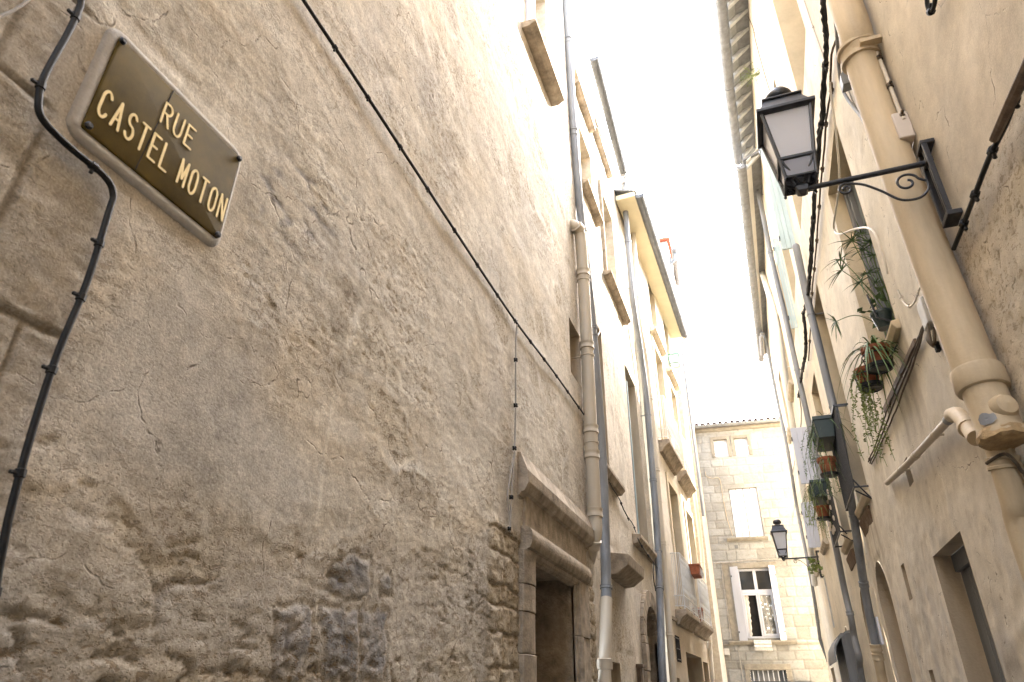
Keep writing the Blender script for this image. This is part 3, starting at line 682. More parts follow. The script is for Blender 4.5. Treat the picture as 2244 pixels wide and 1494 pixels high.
# roof and gutter
rf = obj('roof', MB().hexa([Vector((A-.4,8.0,11.5)),Vector((A-.12,8.0,11.52)),Vector((A-.12,12.0,11.52)),Vector((A-.4,12.0,11.5)),Vector((-6.5,8.0,13.6)),Vector((A-.12,8.0,11.8)),Vector((A-.12,12.0,11.8)),Vector((-6.5,12.0,13.6))]), M['zinc'], second)
def half_gutter(name, p0, p1, r, m, parent, joints=8, wall_dir=(-1,0,0)):
    p0, p1 = Vector(p0), Vector(p1); ax = (p1-p0).normalized(); up = Vector((0,0,1)); sd = ax.cross(up).normalized(); n = 12
    def ring(p, rr, a0=180, a1=360): return [p+sd*rr*math.cos(math.radians(a0+(a1-a0)*k/n))+up*rr*math.sin(math.radians(a0+(a1-a0)*k/n)) for k in range(n+1)]
    mb = MB()
    outer0, outer1 = ring(p0, r), ring(p1, r); inner0, inner1 = ring(p0, r*.94), ring(p1, r*.94)
    mb.rings([outer0+inner0[::-1], outer1+inner1[::-1]])
    for e, s_ in ((p0, 1), (p1, -1)): mb.rings([ring(e, r*.99), ring(e+ax*s_*.006, r*.99)])
    for s_ in (-1, 1): mb.tube([p0+sd*s_*r, p1+sd*s_*r], r*.09, 8)
    g = obj(name, mb, M[m], parent, angle=40)
    for i in range(1, joints):
        p = p0.lerp(p1, i/joints); o1, o2 = ring(p-ax*.012, r*1.035), ring(p+ax*.012, r*1.035); i1, i2 = ring(p-ax*.012, r), ring(p+ax*.012, r)
        obj('joint', MB().rings([i1, o1, o2, i2], cap=False, closed=False), M[m], g, fix=False)
    return g
g0, g1 = PL.at(1303,125,.24), PL.at(1369,384,.24); gz = 11.42
g0, g1 = at_z(1302,125,gz), at_z(1368,382,gz)
half_gutter('gutter', g0, g1, .085, 'zincdark', rf, 8)
pipe('drainpipe', 'blue grey zinc downpipe between the second and third houses on the left', [g1+Vector((0,-.12,-.07)),PL.at(1372,392,.18),PL.at(1367,400,.07),PL.at(1370,450,.06),PL.at(1385,640,.06),PL.at(1402,760,.06),PL.at(1415,860,.06),PL.at(1428,1010,.06),PL.at(1440,1170,.06),PL.at(1447,1330,.06),PL.at(1453,1494,.06),PL.at(1453,1494,.06)-Vector((0,0,1.8))], .058, 'zinc', [.21,.40,.60,.75], brackets=[.3,.5,.7], pl=PL, ringh=.03)
pipe('drainpipe', 'cream painted downpipe hugging the zinc one under the third house gutter', [PL3.at(1408,432,.40),PL3.at(1404,446,.30),PL3.at(1386,462,.07),PL3.at(1386,480,.07),PL3.at(1400,690,.07),PL3.at(1417,800,.07),PL3.at(1430,930,.07),PL3.at(1440,1050,.07),PL3.at(1450,1170,.07),PL3.at(1460,1280,.07),PL3.at(1468,1400,.07),PL3.at(1476,1494,.07),PL3.at(1476,1494,.07)-Vector((0,0,1.8))], .055, 'creampipe', [.27,.45,.57,.68,.80], brackets=[.35,.62], pl=PL3, ringh=.035)
cable('festoon_cable', 'thin black cable with knots running under the window sills of the second left house', [PL2.at(*p, .03) for p in [(1326,1038),(1340,1065),(1358,1095),(1364,1110),(1375,1132),(1388,1150),(1393,1165)]]+[PL2.P(10.05,3.6,.12),PL2.P(11.7,3.52,.12)]+[PL2.at(*p, .03) for p in [(1433,1235),(1432,1265),(1437,1295)]], .008, 'rubber', [.2,.3,.4,.5,.6,.8], wob=.006, clipsize=1.2)
cable('loose_wire', 'white loop of wire hanging in the dark window of the second left house', [PL2.at(*p, .02) for p in [(1319,708),(1316,722),(1310,735)]], .008, 'whitecable')
# ---- third house
third = thing('cream_house', 'third house on the left, cream front with white balconies under a deep yellow soffit', 'house', (A, 15, 0))
FW = [H(14.0,15.1,3.16,5.66,.24), H(16.25,17.3,3.16,5.62,.24)]; FU = [H(14.0,15.05,6.45,8.92,.22), H(16.0,16.95,6.45,8.78,.22)]; FT = [H(14.25,15.1,9.62,11.35,.2), H(16.3,17.0,9.62,11.2,.2)]
GA = [H(14.1,16.2,.0,2.42,.6), H(16.4,17.15,.0,2.36,.5)]; SM = H(12.75,13.05,1.2,1.95,.25)
x3 = 17.45
def style_third(U, V):
    h, c = stucco_style((.53,.445,.33), (.56,.485,.37), (.43,.34,.235), .004, .5, 300)(U, V)
    low = sst(3.2, 2.5, V); c = mixc(c, .7*low, (.45,.35,.235)); return h, c
sheet('wall', PL3, [(12.2,x3,.05)], [(-.2,11.9,.05)], FW+FU+FT+GA+[SM], style_third, M['stucco'], third)
e3 = PL3.P(x3, 0, 0)
obj('side_wall', MB().quad(e3, e3+Vector((-6,0,0)), e3+Vector((-6,0,11.9)), e3+Vector((0,0,11.9))), M['cream'], third, fix=False)
for q in FW+FU: window(third, PL3, q, 'cream', 'glass', 'white', (1, 3))
for q in FT: window(third, PL3, q, 'cream', 'glass', 'white', (1, 2))
for q in GA: window(third, PL3, q, 'reveal', 'panel', 'door', (5, 0), name='garage_opening', bmat='door')
window(third, PL3, SM, 'reveal', 'dark', name='cellar_opening')
mb = MB()
for i in range(5): mb.tube([PL3.P(12.95+i*.09, 2.2, .02), PL3.P(12.95+i*.09, 2.62, .02)], .010, 6)
for v in (2.24, 2.41, 2.58): mb.tube([PL3.P(12.9, v, .02), PL3.P(13.36, v, .02)], .010, 6)
obj('grille', mb, M['iron'], third)
for q in FU+FW:           # plain raised bands round the tall windows
    (u0, u1), (v0, v1) = q['u'], q['v']; mb = MB()
    mb.fbox(PL3, u0-.16, u0-.003, v0, v1+.16, -.02, .03).fbox(PL3, u1+.003, u1+.16, v0, v1+.16, -.02, .03).fbox(PL3, u0-.003, u1+.003, v1+.003, v1+.16, -.02, .028)
    obj('window_band', mb, M['cream'], third, bevel=.005)
for q in FU:
    (u0, u1), (v0, v1) = q['u'], q['v']; obj('hood', MB().rings([[PL3.P(u, v, d) for d, v in ((-.02,v1+.24),(.08,v1+.26),(.14,v1+.32),(.14,v1+.36),(-.02,v1+.38))] for u in (u0-.2, u1+.2)]), M['stone_pale'], third, bevel=.005)
obj('string_course', MB().fbox(PL3, 12.3, x3, 2.86, 2.92, -.02, .035), M['stone_dark'], third, bevel=.006)
def balcony(u0, u1, v, dep, ht, seed):
    b = obj('balcony', MB().rings([[PL3.P(u, z, d) for d, z in ((-.02,v-.26),(dep*.35,v-.25),(dep*.55,v-.17),(dep*.85,v-.12),(dep,v-.10),(dep+.03,v-.08),(dep+.03,v),(-.02,v))] for u in (u0, u1)]), M['stone'], third, angle=25, bevel=.008)
    mb = MB(); r_ = .008
    def bar(a, b_, r=r_): mb.tube([PL3.P(*a), PL3.P(*b_)], r, 6)
    for vv in (v+.06, v+.24, v+ht): 
        bar((u0+.03, vv, dep), (u1-.03, vv, dep)); bar((u0+.03, vv, 0), (u0+.03, vv, dep)); bar((u1-.03, vv, 0), (u1-.03, vv, dep))
    for u in (u0+.03, u1-.03): bar((u, v, dep), (u, v+ht, dep), .011)
    n = 6
    for i in range(1, n): 
        f = i/n*dep; 
        for u in (u0+.03, u1-.03): bar((u, v+.06, f), (u, v+ht, f), .006)
    # front: interlaced lozenges and loops
    k = max(4, int((u1-u0)/.16)); w = (u1-u0-.06)/k
    for i in range(k):
        a = u0+.03+i*w
        bar((a, v+.24, dep), (a+w, v+ht, dep), .0055); bar((a+w, v+.24, dep), (a, v+ht, dep), .0055)
        if i: bar((a, v+.06, dep), (a, v+.24, dep), .0055)
        c_ = [PL3.P(a+w/2+.45*w*math.cos(q), v+.24+(ht-.24)/2+.5*(ht-.24)*.8*math.sin(q), dep) for q in np.linspace(0, 2*math.pi, 17)]
        mb.tube(c_, .0045, 5)
    obj('railing', mb, M['whitemetal'], b, angle=60)
balcony(13.35, 15.15, 6.36, .20, .98, 1); balcony(15.6, 17.2, 6.36, .20, .95, 2)
balcony(13.3, 15.1, 3.08, .18, 1.0, 3); balcony(15.55, 17.3, 3.08, .18, .96, 4)
g0, g1 = at_z(1401,425,10.95), at_z(1501,736,10.95); gd = (g1-g0).normalized()
in0, in1 = PL3.P(12.2,11.15,-.05), PL3.P(x3-.05,11.05,-.05)
rf3 = obj('roof', MB().hexa([g0+Vector((-.06,0,.10)),g1+Vector((-.06,0,.10)),g1+Vector((-6,0,2)),g0+Vector((-6,0,2)),g0+Vector((-.06,0,.14)),g1+Vector((-.06,0,.14)),g1+Vector((-6,0,2.06)),g0+Vector((-6,0,2.06))]), M['zinc'], third)
sf = MB(); a0 = Vector((PL3.P(g0.y,0).x-.02, g0.y+.02, 10.93)); a1 = Vector((PL3.P(g1.y,0).x-.02, g1.y, 10.93))
sf.hexa([a0, a1, g1+Vector((-.10,0,-.02)), g0+Vector((-.10,0,-.02)), a0+Vector((0,0,.12)), a1+Vector((0,0,.12)), g1+Vector((-.10,0,.10)), g0+Vector((-.10,0,.10))])
obj('soffit', sf, M['soffit'], rf3, bevel=.005)
half_gutter('gutter', g0, g1, .10, 'zincdark', rf3, 15)
pipe('drainpipe', 'pale cream downpipe at the far end of the cream house', [g1+Vector((-.02,-.12,-.08)),PL3.at(1497,748,.2),PL3.at(1490,760,.06),PL3.at(1491,800,.06),PL3.at(1501,900,.06),PL3.at(1512,1000,.06),PL3.at(1523,1090,.06),PL3.at(1537,1200,.06),PL3.at(1548,1330,.06),PL3.at(1556,1420,.06),PL3.at(1562,1494,.06),PL3.at(1562,1494,.06)-Vector((0,0,1.8))], .05, 'creampipe', [.2,.35,.5,.65,.8], pl=PL3, brackets=[.3,.6], ringh=.04)
# green lantern and terracotta planters on the cream house
c = PL3.at(1478,790,.14)
t = thing('wall_lantern', 'small green metal box lantern high on the cream house front', 'lantern', c)
obj('housing', MB().square([(.12,.15,-.13),(.14,.19,.10)], c), M['frost'], t)
mb = MB()
for sx in (-1,1):
    for sy in (-1,1): mb.tube([c+Vector((sx*.12,sy*.15,-.13)), c+Vector((sx*.14,sy*.19,.10))], .014, 6)
for zz, hx, hy in ((-.13,.12,.15),(.10,.14,.19)):
    q = [c+Vector((a*hx,b*hy,zz)) for a, b in ((-1,-1),(1,-1),(1,1),(-1,1),(-1,-1))]
    for a, b in zip(q, q[1:]): mb.tube([a, b], .014, 6)
mb.square([(.15,.2,.10),(.15,.2,.125),(.06,.08,.19)], c); mb.tube([c+Vector((-.14,0,.05)), c+Vector((-.28,0,.05))], .015, 6)
obj('cage', mb, M['greenmetal'], t)
def flower_box(name, label, c, L_, w, h, m='terracotta'):
    t = thing(name, label, 'planter', c); c = Vector(c)
    obj('box', MB().square([(w*.40,L_*.46,0),(w*.5,L_*.5,h*.82),(w*.54,L_*.52,h*.82),(w*.54,L_*.52,h),(w*.47,L_*.48,h),(w*.45,L_*.46,h*.9)], c), M[m], t, bevel=.004)
    obj('soil', MB().square([(w*.44,L_*.47,h*.86),(w*.44,L_*.47,h*.905)], c), M['soil'], t); return t
cb = PL3.P(14.6, 3.83, .30)
t = flower_box('flower_box', 'terracotta flower box hooked over the white balcony rail of the cream house', cb, .62, .2, .2)
obj('wire_basket', (lambda q: [q.tube([cb+Vector((sx*.11, y, -.01)), cb+Vector((sx*.12, y, .10))], .006, 5) for sx in (-1,1) for y in np.linspace(-.28,.28,7)] and q.tube([cb+Vector((.12,-.3,.1)), cb+Vector((.12,.3,.1))], .007, 5).tube([cb+Vector((.11,-.3,-.01)), cb+Vector((.11,.3,-.01))], .007, 5))(MB()), M['whitemetal'], t)
pc = PL3.P(15.75, 3.09, .10)
t = thing('flower_pot', 'square orange terracotta pot standing inside the far lower balcony', 'pot', pc)
obj('pot', MB().square([(.07,.09,0),(.09,.11,.22),(.10,.12,.22),(.10,.12,.27),(.085,.105,.27),(.08,.1,.24)], pc), M['terracotta'], t, bevel=.004)
# tall far house with a tiled chimney behind the cream house
zf = 15.2
far = thing('tall_house', 'tall far house rising behind the cream house, red tile coping and zinc gutter', 'house', at_z(1470,545,zf))
q0, q1 = at_z(1477,541,zf), at_z(1486,622,zf)
fx = q0.x-.22
obj('wall', MB().box(fx-3, fx, q0.y+.2, q1.y-.1, 0, zf+.45), M['brick'], far)
rf = obj('roof', MB().box(fx-3, fx+.10, q0.y+.1, q1.y, zf+.46, zf+.56), M['redtile'], far, bevel=.02)
half_gutter('gutter', q0, q1, .10, 'zinc', rf, 6)
obj('downpipe', MB().tube(smooth_path([q0+Vector((0,.25,-.1)), q0+Vector((-.05,.3,-.3)), q0+Vector((-.2,.35,-.45)), q0+Vector((-.2,.35,-.9)), q0+Vector((-.2,.35,-9))], 5), .05, 10), M['zinc'], far)
# ================================================================== THE HOUSE CLOSING THE STREET
end = thing('townhouse', 'pale ashlar townhouse closing the end of the street, with white shutters', 'house', (0, 21.5, 0))
eh = dict(a1=H(-.75,-.34,8.47,9.03,.10), a2=H(-.11,.28,8.47,9.03,.10), s=H(-.50,.32,5.93,7.42,.10), w=H(-.62,.34,3.17,5.04,.16), b=H(-.64,.28,1.55,2.36,.2), d=H(1.5,2.3,0,2.4,.3))
def style_end(U, V):
    dj, ds = courses(U+.02*fbm(U*3,V*3,3,400), V+.015*fbm(U*2,V*2,3,402), (0, 10, .20, .33), .26, .62, 12)
    h = .010*(ds-.5)+.010*fbm(U*6,V*7,6,405,.6)-.012*sst(.022,.004,dj)
    c = np.zeros(U.shape+(3,))+np.array((.33,.30,.245)); c = mixc(c, .75*sst(.35,1,ds), (.40,.365,.30)); c = mixc(c, .5*sst(.5,.1,ds), (.27,.23,.17))
    c = mixc(c, .45*sst(.024,.006,dj), (.26,.22,.17)); c = mixc(c, .45*sst(.1,.55,fbm(U*7,V*9,6,411,.65)), (.22,.18,.13)); c = mixc(c, .3*sst(0,.5,fbm(U*1.1,V*.8,4,415)), (.37,.33,.265))
    up = sst(5.2, 8.0, V+.5*U); c = c*(1-.12*sst(4.0,1.5,V)[...,None]); c = mixc(c, .5*up*sst(.02,.0,dj)*0, (.5,.5,.5)); c = mixc(c, .30*up, (.42,.375,.29))  # bounced light painted into the stone: paler upper right, darker below
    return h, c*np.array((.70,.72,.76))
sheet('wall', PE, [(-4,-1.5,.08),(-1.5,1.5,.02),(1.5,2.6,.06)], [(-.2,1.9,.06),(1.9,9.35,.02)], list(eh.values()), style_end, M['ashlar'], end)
p26 = PE.P(2.6, 0, 0)
obj('side_wall', MB().quad(p26, p26+Vector((0,5,0)), p26+Vector((0,5,9.3)), p26+Vector((0,0,9.3))), M['stone_end'], end, fix=False)
for k in ('a1','a2'):
    w = window(end, PE, eh[k], 'stone_end', 'panel', 'white', (0, 0), bmat='white', name='attic_window')
    q = eh[k]; mb = MB(); (u0,u1),(v0,v1) = q['u'],q['v']
    mb.fbox(PE,u0-.1,u0-.004,v0-.02,v1+.1,-.02,.022).fbox(PE,u1+.004,u1+.1,v0-.02,v1+.1,-.02,.022).fbox(PE,u0-.004,u1+.004,v1+.004,v1+.1,-.02,.02)
    obj('surround', mb, M['stone_end'], w, bevel=.006)
w = window(end, PE, eh['s'], 'stone_end', 'dark', name='shuttered_window')
for i in range(2):
    a, b = (-.495, -.092) if i == 0 else (-.086, .315); mb = MB()
    for k in range(2): mb.fbox(PE, a+(b-a)*k/2+.007, a+(b-a)*(k+1)/2-.007, 5.935, 7.41, -.085, -.05)
    for v in (6.1, 6.66, 7.22): mb.fbox(PE, a+.01, b-.01, v-.015, v+.015, -.05, -.044)
    obj('shutter', mb, M['white'], w, bevel=.003)
sill(end, PE, -.76, .41, 5.925, .10, .10, 'stone_end')
# open window: fixed frame, transom, two casements, lights above, curtain behind
w = window(end, PE, eh['w'], 'stone_end', 'dark', name='open_window'); f = MB(); d0, d1 = -.13, -.07
f.fbox(PE,-.62,-.555,3.17,5.04,d0,d1).fbox(PE,.275,.34,3.17,5.04,d0,d1).fbox(PE,-.555,.275,4.975,5.04,d0,d1-.002).fbox(PE,-.555,.275,4.36,4.46,d0,d1+.01).fbox(PE,-.555,.275,3.17,3.22,d0,d1-.002).fbox(PE,-.185,-.095,4.46,4.975,d0,d1-.004)
obj('frame', f, M['palegrey'], w, bevel=.004)
for (u0,u1,v0,v1) in ((-.555,-.185,4.46,4.975),(-.095,.275,4.46,4.975)):
    obj('pane', MB().fbox(PE,u0,u1,v0,v1,-.112,-.108), M['glass'], w)
cs = MB(); cs.fbox(PE,-.13,-.075,3.22,4.36,d0+.01,d1+.012).fbox(PE,.215,.272,3.22,4.36,d0+.01,d1+.008).fbox(PE,-.075,.215,4.30,4.36,d0+.01,d1+.01).fbox(PE,-.075,.215,3.22,3.28,d0+.01,d1+.01)
cf = obj('casement', cs, M['palegrey'], w, bevel=.004)
def wavy_pane():
    mb = MB(); nu, nv = 14, 24
    g = [[PE.P(-.075+.29*i/nu, 3.28+1.02*j/nv, -.098+.004*math.sin(i*1.1+j*.35)+.003*math.sin(j*.9)) for j in range(nv+1)] for i in range(nu+1)]
    for i in range(nu):
        for j in range(nv): mb.quad(g[i][j], g[i+1][j], g[i+1][j+1], g[i][j+1])
    return mb
M['mirror'] = mat('reflecting_old_glass', (.55,.54,.50), .12, .75, var=.75, scale=7, bump=0, streak=5, c2=(.03,.03,.03))
obj('pane', wavy_pane(), M['mirror'], cf, fix=False)
cs = MB(); cs.fbox(PE,-.555,-.51,3.22,4.36,d0+.01,d1+.005).fbox(PE,-.185,-.135,3.22,4.36,d0+.01,d1+.006).fbox(PE,-.51,-.185,4.31,4.36,d0+.01,d1+.004); obj('casement', cs, M['palegrey'], w, bevel=.004)
def drape(u0, u1, v0, v1, d, scal=True):
    mb = MB(); nu, nv = 12, 16; g = []
    for i in range(nu+1):
        g.append([])
        for j in range(nv+1):
            t = j/nv; e = u1+(.014*math.sin(t*42)-.05*t*t) if scal else u1
            g[-1].append(PE.P(u0+(e-u0)*i/nu, v1-(v1-v0)*t, d+.012*math.sin(i*1.9+t*2)))
    for i in range(nu):
        for j in range(nv): mb.quad(g[i][j], g[i+1][j], g[i+1][j+1], g[i][j+1])
    return mb
obj('curtain', drape(-.56,-.40,3.22,4.33,-.145), M['curtain'], w, fix=False)
for a in ((-.56,-.46,4.47,4.97),): obj('curtain', drape(*a, -.15), M['curtain'], w, fix=False)
obj('curtain', drape(.17,.275,4.47,4.97,-.15,False), M['curtain'], w, fix=False)
for (a, b, sd) in ((-.64,-.80,-1),(.35,.45,1)):
    # leaves folded back beside the window, each standing slightly off the wall
    mb = MB()
    if sd < 0: c8 = [(-.795,.02),(-.575,.10),(-.575,.135),(-.795,.055)]
    else: c8 = [(.285,.10),(.445,.03),(.445,.065),(.285,.135)]
    mb.rings([[PE.P(u, v, d) for u, d in c8] for v in (3.10, 5.09)])
    sh = obj('shutter', mb, M['palegrey'], w, bevel=.004)
    obj('hinge', (lambda q: [q.fbox(PE, (c8[0][0]+.005 if sd<0 else c8[1][0]-.03), (c8[0][0]+.03 if sd<0 else c8[1][0]-.005), v, v+.05, .0, .085) for v in (3.3, 4.8)] and q)(MB()), M['iron'], sh)
sill(end, PE, -1.10, .70, 3.10, .10, .12, 'stone_end')
obj('string_course', MB().fbox(PE,.70,1.5,3.0,3.05,-.02,.03).fbox(PE,-1.6,-1.1,2.98,3.02,-.02,.02), M['stone_end'], end, bevel=.006)
obj('window_band', MB().fbox(PE,-.80,-.63,5.05,5.2,-.02,.02).fbox(PE,-.63,.36,5.045,5.2,-.02,.022).fbox(PE,.36,.52,5.05,5.2,-.02,.02).fbox(PE,-1.0,-.81,3.12,5.2,-.02,.012), M['stone_end'], end, bevel=.006)
w = window(end, PE, eh['b'], 'stone_end', 'panel', 'door', (5, 0), name='barred_window', bmat='zinc')
mb = MB()
for i in range(7): mb.tube([PE.P(-.57+i*.13,1.5,-.05), PE.P(-.57+i*.13,2.36,-.05)], .013, 8)
obj('bars', mb, M['white'], w)
obj('surround', MB().fbox(PE,-.78,-.645,1.5,2.37,-.02,.03).fbox(PE,.285,.43,1.5,2.37,-.02,.03).fbox(PE,-.78,.43,2.37,2.52,-.02,.034), M['stone_end'], w, bevel=.008)
window(end, PE, eh['d'], 'stone_end', 'panel', 'door', (3, 0), name='doorway', bmat='door')
obj('cornice', MB().rings([[PE.P(u, v, d) for d, v in ((-.02,9.30),(.06,9.32),(.10,9.37),(.10,9.42),(-.02,9.43))] for u in (-4, 2.6)]), M['stone_end'], end, bevel=.004)
rf = thing_roof = obj('roof', MB().hexa([PE.P(-4,9.43,.16),PE.P(2.6,9.43,.16),PE.P(2.6,10.1,-4),PE.P(-4,10.1,-4),PE.P(-4,9.47,.16),PE.P(2.6,9.47,.16),PE.P(2.6,10.15,-4),PE.P(-4,10.15,-4)]), M['tile'], end)
mb = MB(); u = -1.75
while u < 2.5:
    n = 8; mb.rings([[PE.P(u+.075*s_*math.cos(math.pi*k/n), 9.51+.075*math.sin(math.pi*k/n)+dz, d) for k in range(n+1)] for s_, dz, d in ((1,.0,.19),(.85,.16,-1.0))], cap=False, closed=False); u += .185+random.uniform(-.008,.008)
obj('cover_tiles', mb, M['tile'], rf, fix=False)
half_gutter('gutter', PE.P(-1.62,9.47,.22), PE.P(2.6,9.47,.22), .075, 'zinc', rf, 8)
c = PE.P(-.2, 3.17, 0)
def rug():
    mb = MB(); prof = [(-.06,3.125),(.05,3.115),(.125,3.105),(.14,3.07),(.142,2.98),(.145,2.90)]
    nu = 16; g = [[PE.P(-.43+.46*i/nu, v+.004*math.sin(i*2.1), d+.004*math.sin(i*1.3)) for d, v in prof] for i in range(nu+1)]
    for i in range(nu):
        for j in range(len(prof)-1): mb.quad(g[i][j], g[i+1][j], g[i+1][j+1], g[i][j+1])
    return mb
t = thing('rug', 'small grey patterned rug with a fringe airing over the open window sill', 'rug', PE.P(-.2,3.12,.1))
M['rugcloth'] = mat('woven_rug', (.56,.55,.51), .95, var=.55, scale=60, bump=.3, bscale=200)
o = obj('cloth', rug(), M['rugcloth'], t, fix=False); s_ = o.modifiers.new('thick','SOLIDIFY'); s_.thickness = .012; s_.offset = 1
mb = MB()
for i in range(30): u = -.425+.45*i/29; mb.ribbon([PE.P(u,2.90,.15), PE.P(u+random.uniform(-.006,.006),2.86,.15), PE.P(u+random.uniform(-.01,.01),2.83,.148)], .012, (1,.08,0))
obj('fringe', mb, M['curtain'], t, fix=False)
cable('facade_cable', 'grey cable sagging across the end house above the open window', [PE.P(u, v, .03) for u, v in ((-1.7,5.17),(-1.3,5.21),(-1.0,5.215),(-.6,5.24),(-.2,5.27),(.1,5.255),(.4,5.27),(.8,5.25),(1.25,5.27),(1.8,5.24))], .012, 'greycable', [.2,.33,.45,.58,.7], wob=.006)
cable('facade_cable', 'thin cable running down the end house left of the open window', [PE.P(u, v, .02) for u, v in ((-1.02,5.2),(-1.03,4.6),(-1.02,3.9),(-1.03,3.2))], .008, 'greycable')
cable('facade_cable', 'thin curling wire on the end house beside the white shuttered window', [PE.P(u, v, .015) for u, v in ((-1.12,8.0),(-1.10,7.86),(-.95,7.78),(-.72,7.75),(-.70,7.2),(-.66,6.5),(-.58,6.0))], .007, 'ochre')
cable('facade_cable', 'thin wire dropping below the rug on the end house', [PE.P(u, v, .015) for u, v in ((-.45,2.96),(-.83,2.95),(-.86,2.5),(-.86,1.9))], .007, 'greycable')
obj('utility_box', MB().fbox(PE,-1.40,-1.265,2.735,2.905,0,.07), M['greyplastic'], None, 'left one of two pale square boxes low on the end house', 'utility box', 'utility boxes on the end house', loc=PE.P(-1.33,2.82,0), bevel=.01)
obj('utility_box', MB().fbox(PE,-1.255,-1.115,2.74,2.91,0,.07), M['greyplastic'], None, 'right one of two pale square boxes low on the end house', 'utility box', 'utility boxes on the end house', loc=PE.P(-1.18,2.82,0), bevel=.01)
bp = PE.P(-1.36,3.3,.14)
t = thing('shop_projector', 'dark brown box bracket sticking out beside the far lower balcony', 'bracket', bp)
obj('housing', MB().box(bp.x-.06,bp.x+.06,bp.y-.14,bp.y+.13,3.15,3.46), M['wood'], t, bevel=.01); obj('arm', MB().tube([bp+Vector((0,0,.16)),bp+Vector((0,0,.30)),bp+Vector((-.05,.1,.33))], .012, 6), M['iron'], t)
obj('vent', MB().fbox(PE,-.56,-.47,5.62,5.72,-.01,.012), M['door'], end, bevel=.004)
t = thing('awning', 'dark narrow awning edge under the barred window at the foot of the end house', 'awning', PE.P(.15,2.1,0))
obj('cover', MB().rings([[PE.P(u, v, d) for d, v in ((0,2.10),(.3,2.075),(.3,2.0),(.28,2.0),(.28,2.05),(0,2.07))] for u in (-.58, .90)]), M['iron'], t); obj('rail', MB().tube([PE.P(-.6,2.0,.29), PE.P(.92,2.0,.29)], .02, 8), M['iron'], t)
def antenna(label, u, v0, v1, els, lean=0., panel=False):
    b = PE.P(u, v0, -.5); b2 = PE.P(u+lean, v1, -.5); t = thing('roof_antenna', label, 'antenna', b, 'antennas on the end house roof')
    obj('mast', MB().tube([b-Vector((0,0,.35)), b2], .02, 6), M['zincdark'], t)
    mb = MB()
    for f, w, n in els:
        p = b.lerp(b2, f); mb.tube([p+Vector((-w*.5,-.2,0)), p+Vector((w*.5,.2,0))], .016, 5)
        for k in range(n):
            q = p.lerp(p+Vector((w*.5,.2,0)), -1+2*k/max(1,n-1)); mb.tube([q+Vector((-.05,.12,.02)), q+Vector((.05,-.12,-.02))], .012, 4)
    if panel: 
        p = b.lerp(b2, .86); mb.box(p.x-.11,p.x-.06,p.y-.14,p.y+.1,p.z-.14,p.z+.12)
    obj('elements', mb, M['zincdark'], t)
antenna('low left roof antenna on the end house with short rods', -.98, 9.6, 11.0, ((.55,.25,4),(.82,.35,5),(.97,.2,3)), .05)
antenna('tallest roof antenna on the end house, a bare thin mast', -.06, 9.6, 11.75, ((.3,.15,2),(.42,.2,3),(.6,.12,2),(.98,.05,1)), .0)
antenna('right roof antenna on the end house with a panel near its top', .52, 9.6, 11.0, ((.3,.2,3),(.82,.3,4)), -.03, True)
def corbel(parent, u0, u1, v):
    prof = [(-.02,v-.15),(.008,v-.14),(.015,v-.10),(.02,v-.06),(.028,v-.03),(.034,v-.01),(.036,v+.03),(-.02,v+.05)]
    return obj('corbel', MB().rings([[PR.P(u, z, d) for d, z in prof] for u in (u0, (u0+u1)/2, u1)]), M['brownsill'], parent, angle=40, bevel=.006)
# ================================================================== RIGHT SIDE
def style_r1(U, V):
    h, c = stucco_style((.54,.44,.31), (.58,.49,.355), (.43,.34,.235), .006, .4, 500)(U, V)
    low = sst(3.80, 3.70, V+.02*fbm(U*4,V,3,505)); ro = fbm(U*9, V*9, 6, 507, .65); pit = sst(.15,.5,fbm(U*16,V*16,5,511,.6))*low
    h = h+low*(.010*ro)-.006*pit; c = mixc(c, .6*low, (.48,.39,.275)); c = mixc(c, .6*pit, (.26,.19,.115))
    c = mixc(c, .6*sst(.2,.04,np.abs(U-3.75))*sst(.0,.4,fbm(U*5,V*1.2,4,515)+.25), (.10,.085,.07)); c = mixc(c, .35*sst(.05,.5,fbm(U*1.5,V*.9,4,517)), (.36,.31,.24)); c = mixc(c, .85*sst(3.45,3.72,U+.10*fbm(U*3,V*4,5,519)), (.085,.07,.055))  # black grime beside the pipe, deepened by contact shading painted into the colour
    return h, c, low*.6
r1 = thing('rendered_house', 'nearest right hand house, brown rough render below smoother plaster', 'house', (B, 1, 0))
sheet('wall', PR, [(-16,-6,1.),(-6,1.2,.15),(1.2,3.86,.02)], [(-.2,1.5,.1),(1.5,6.6,.02),(6.6,11.9,.1)], [], style_r1, M['stucco'], r1)  # wall extended out of view behind the camera to cut sky light
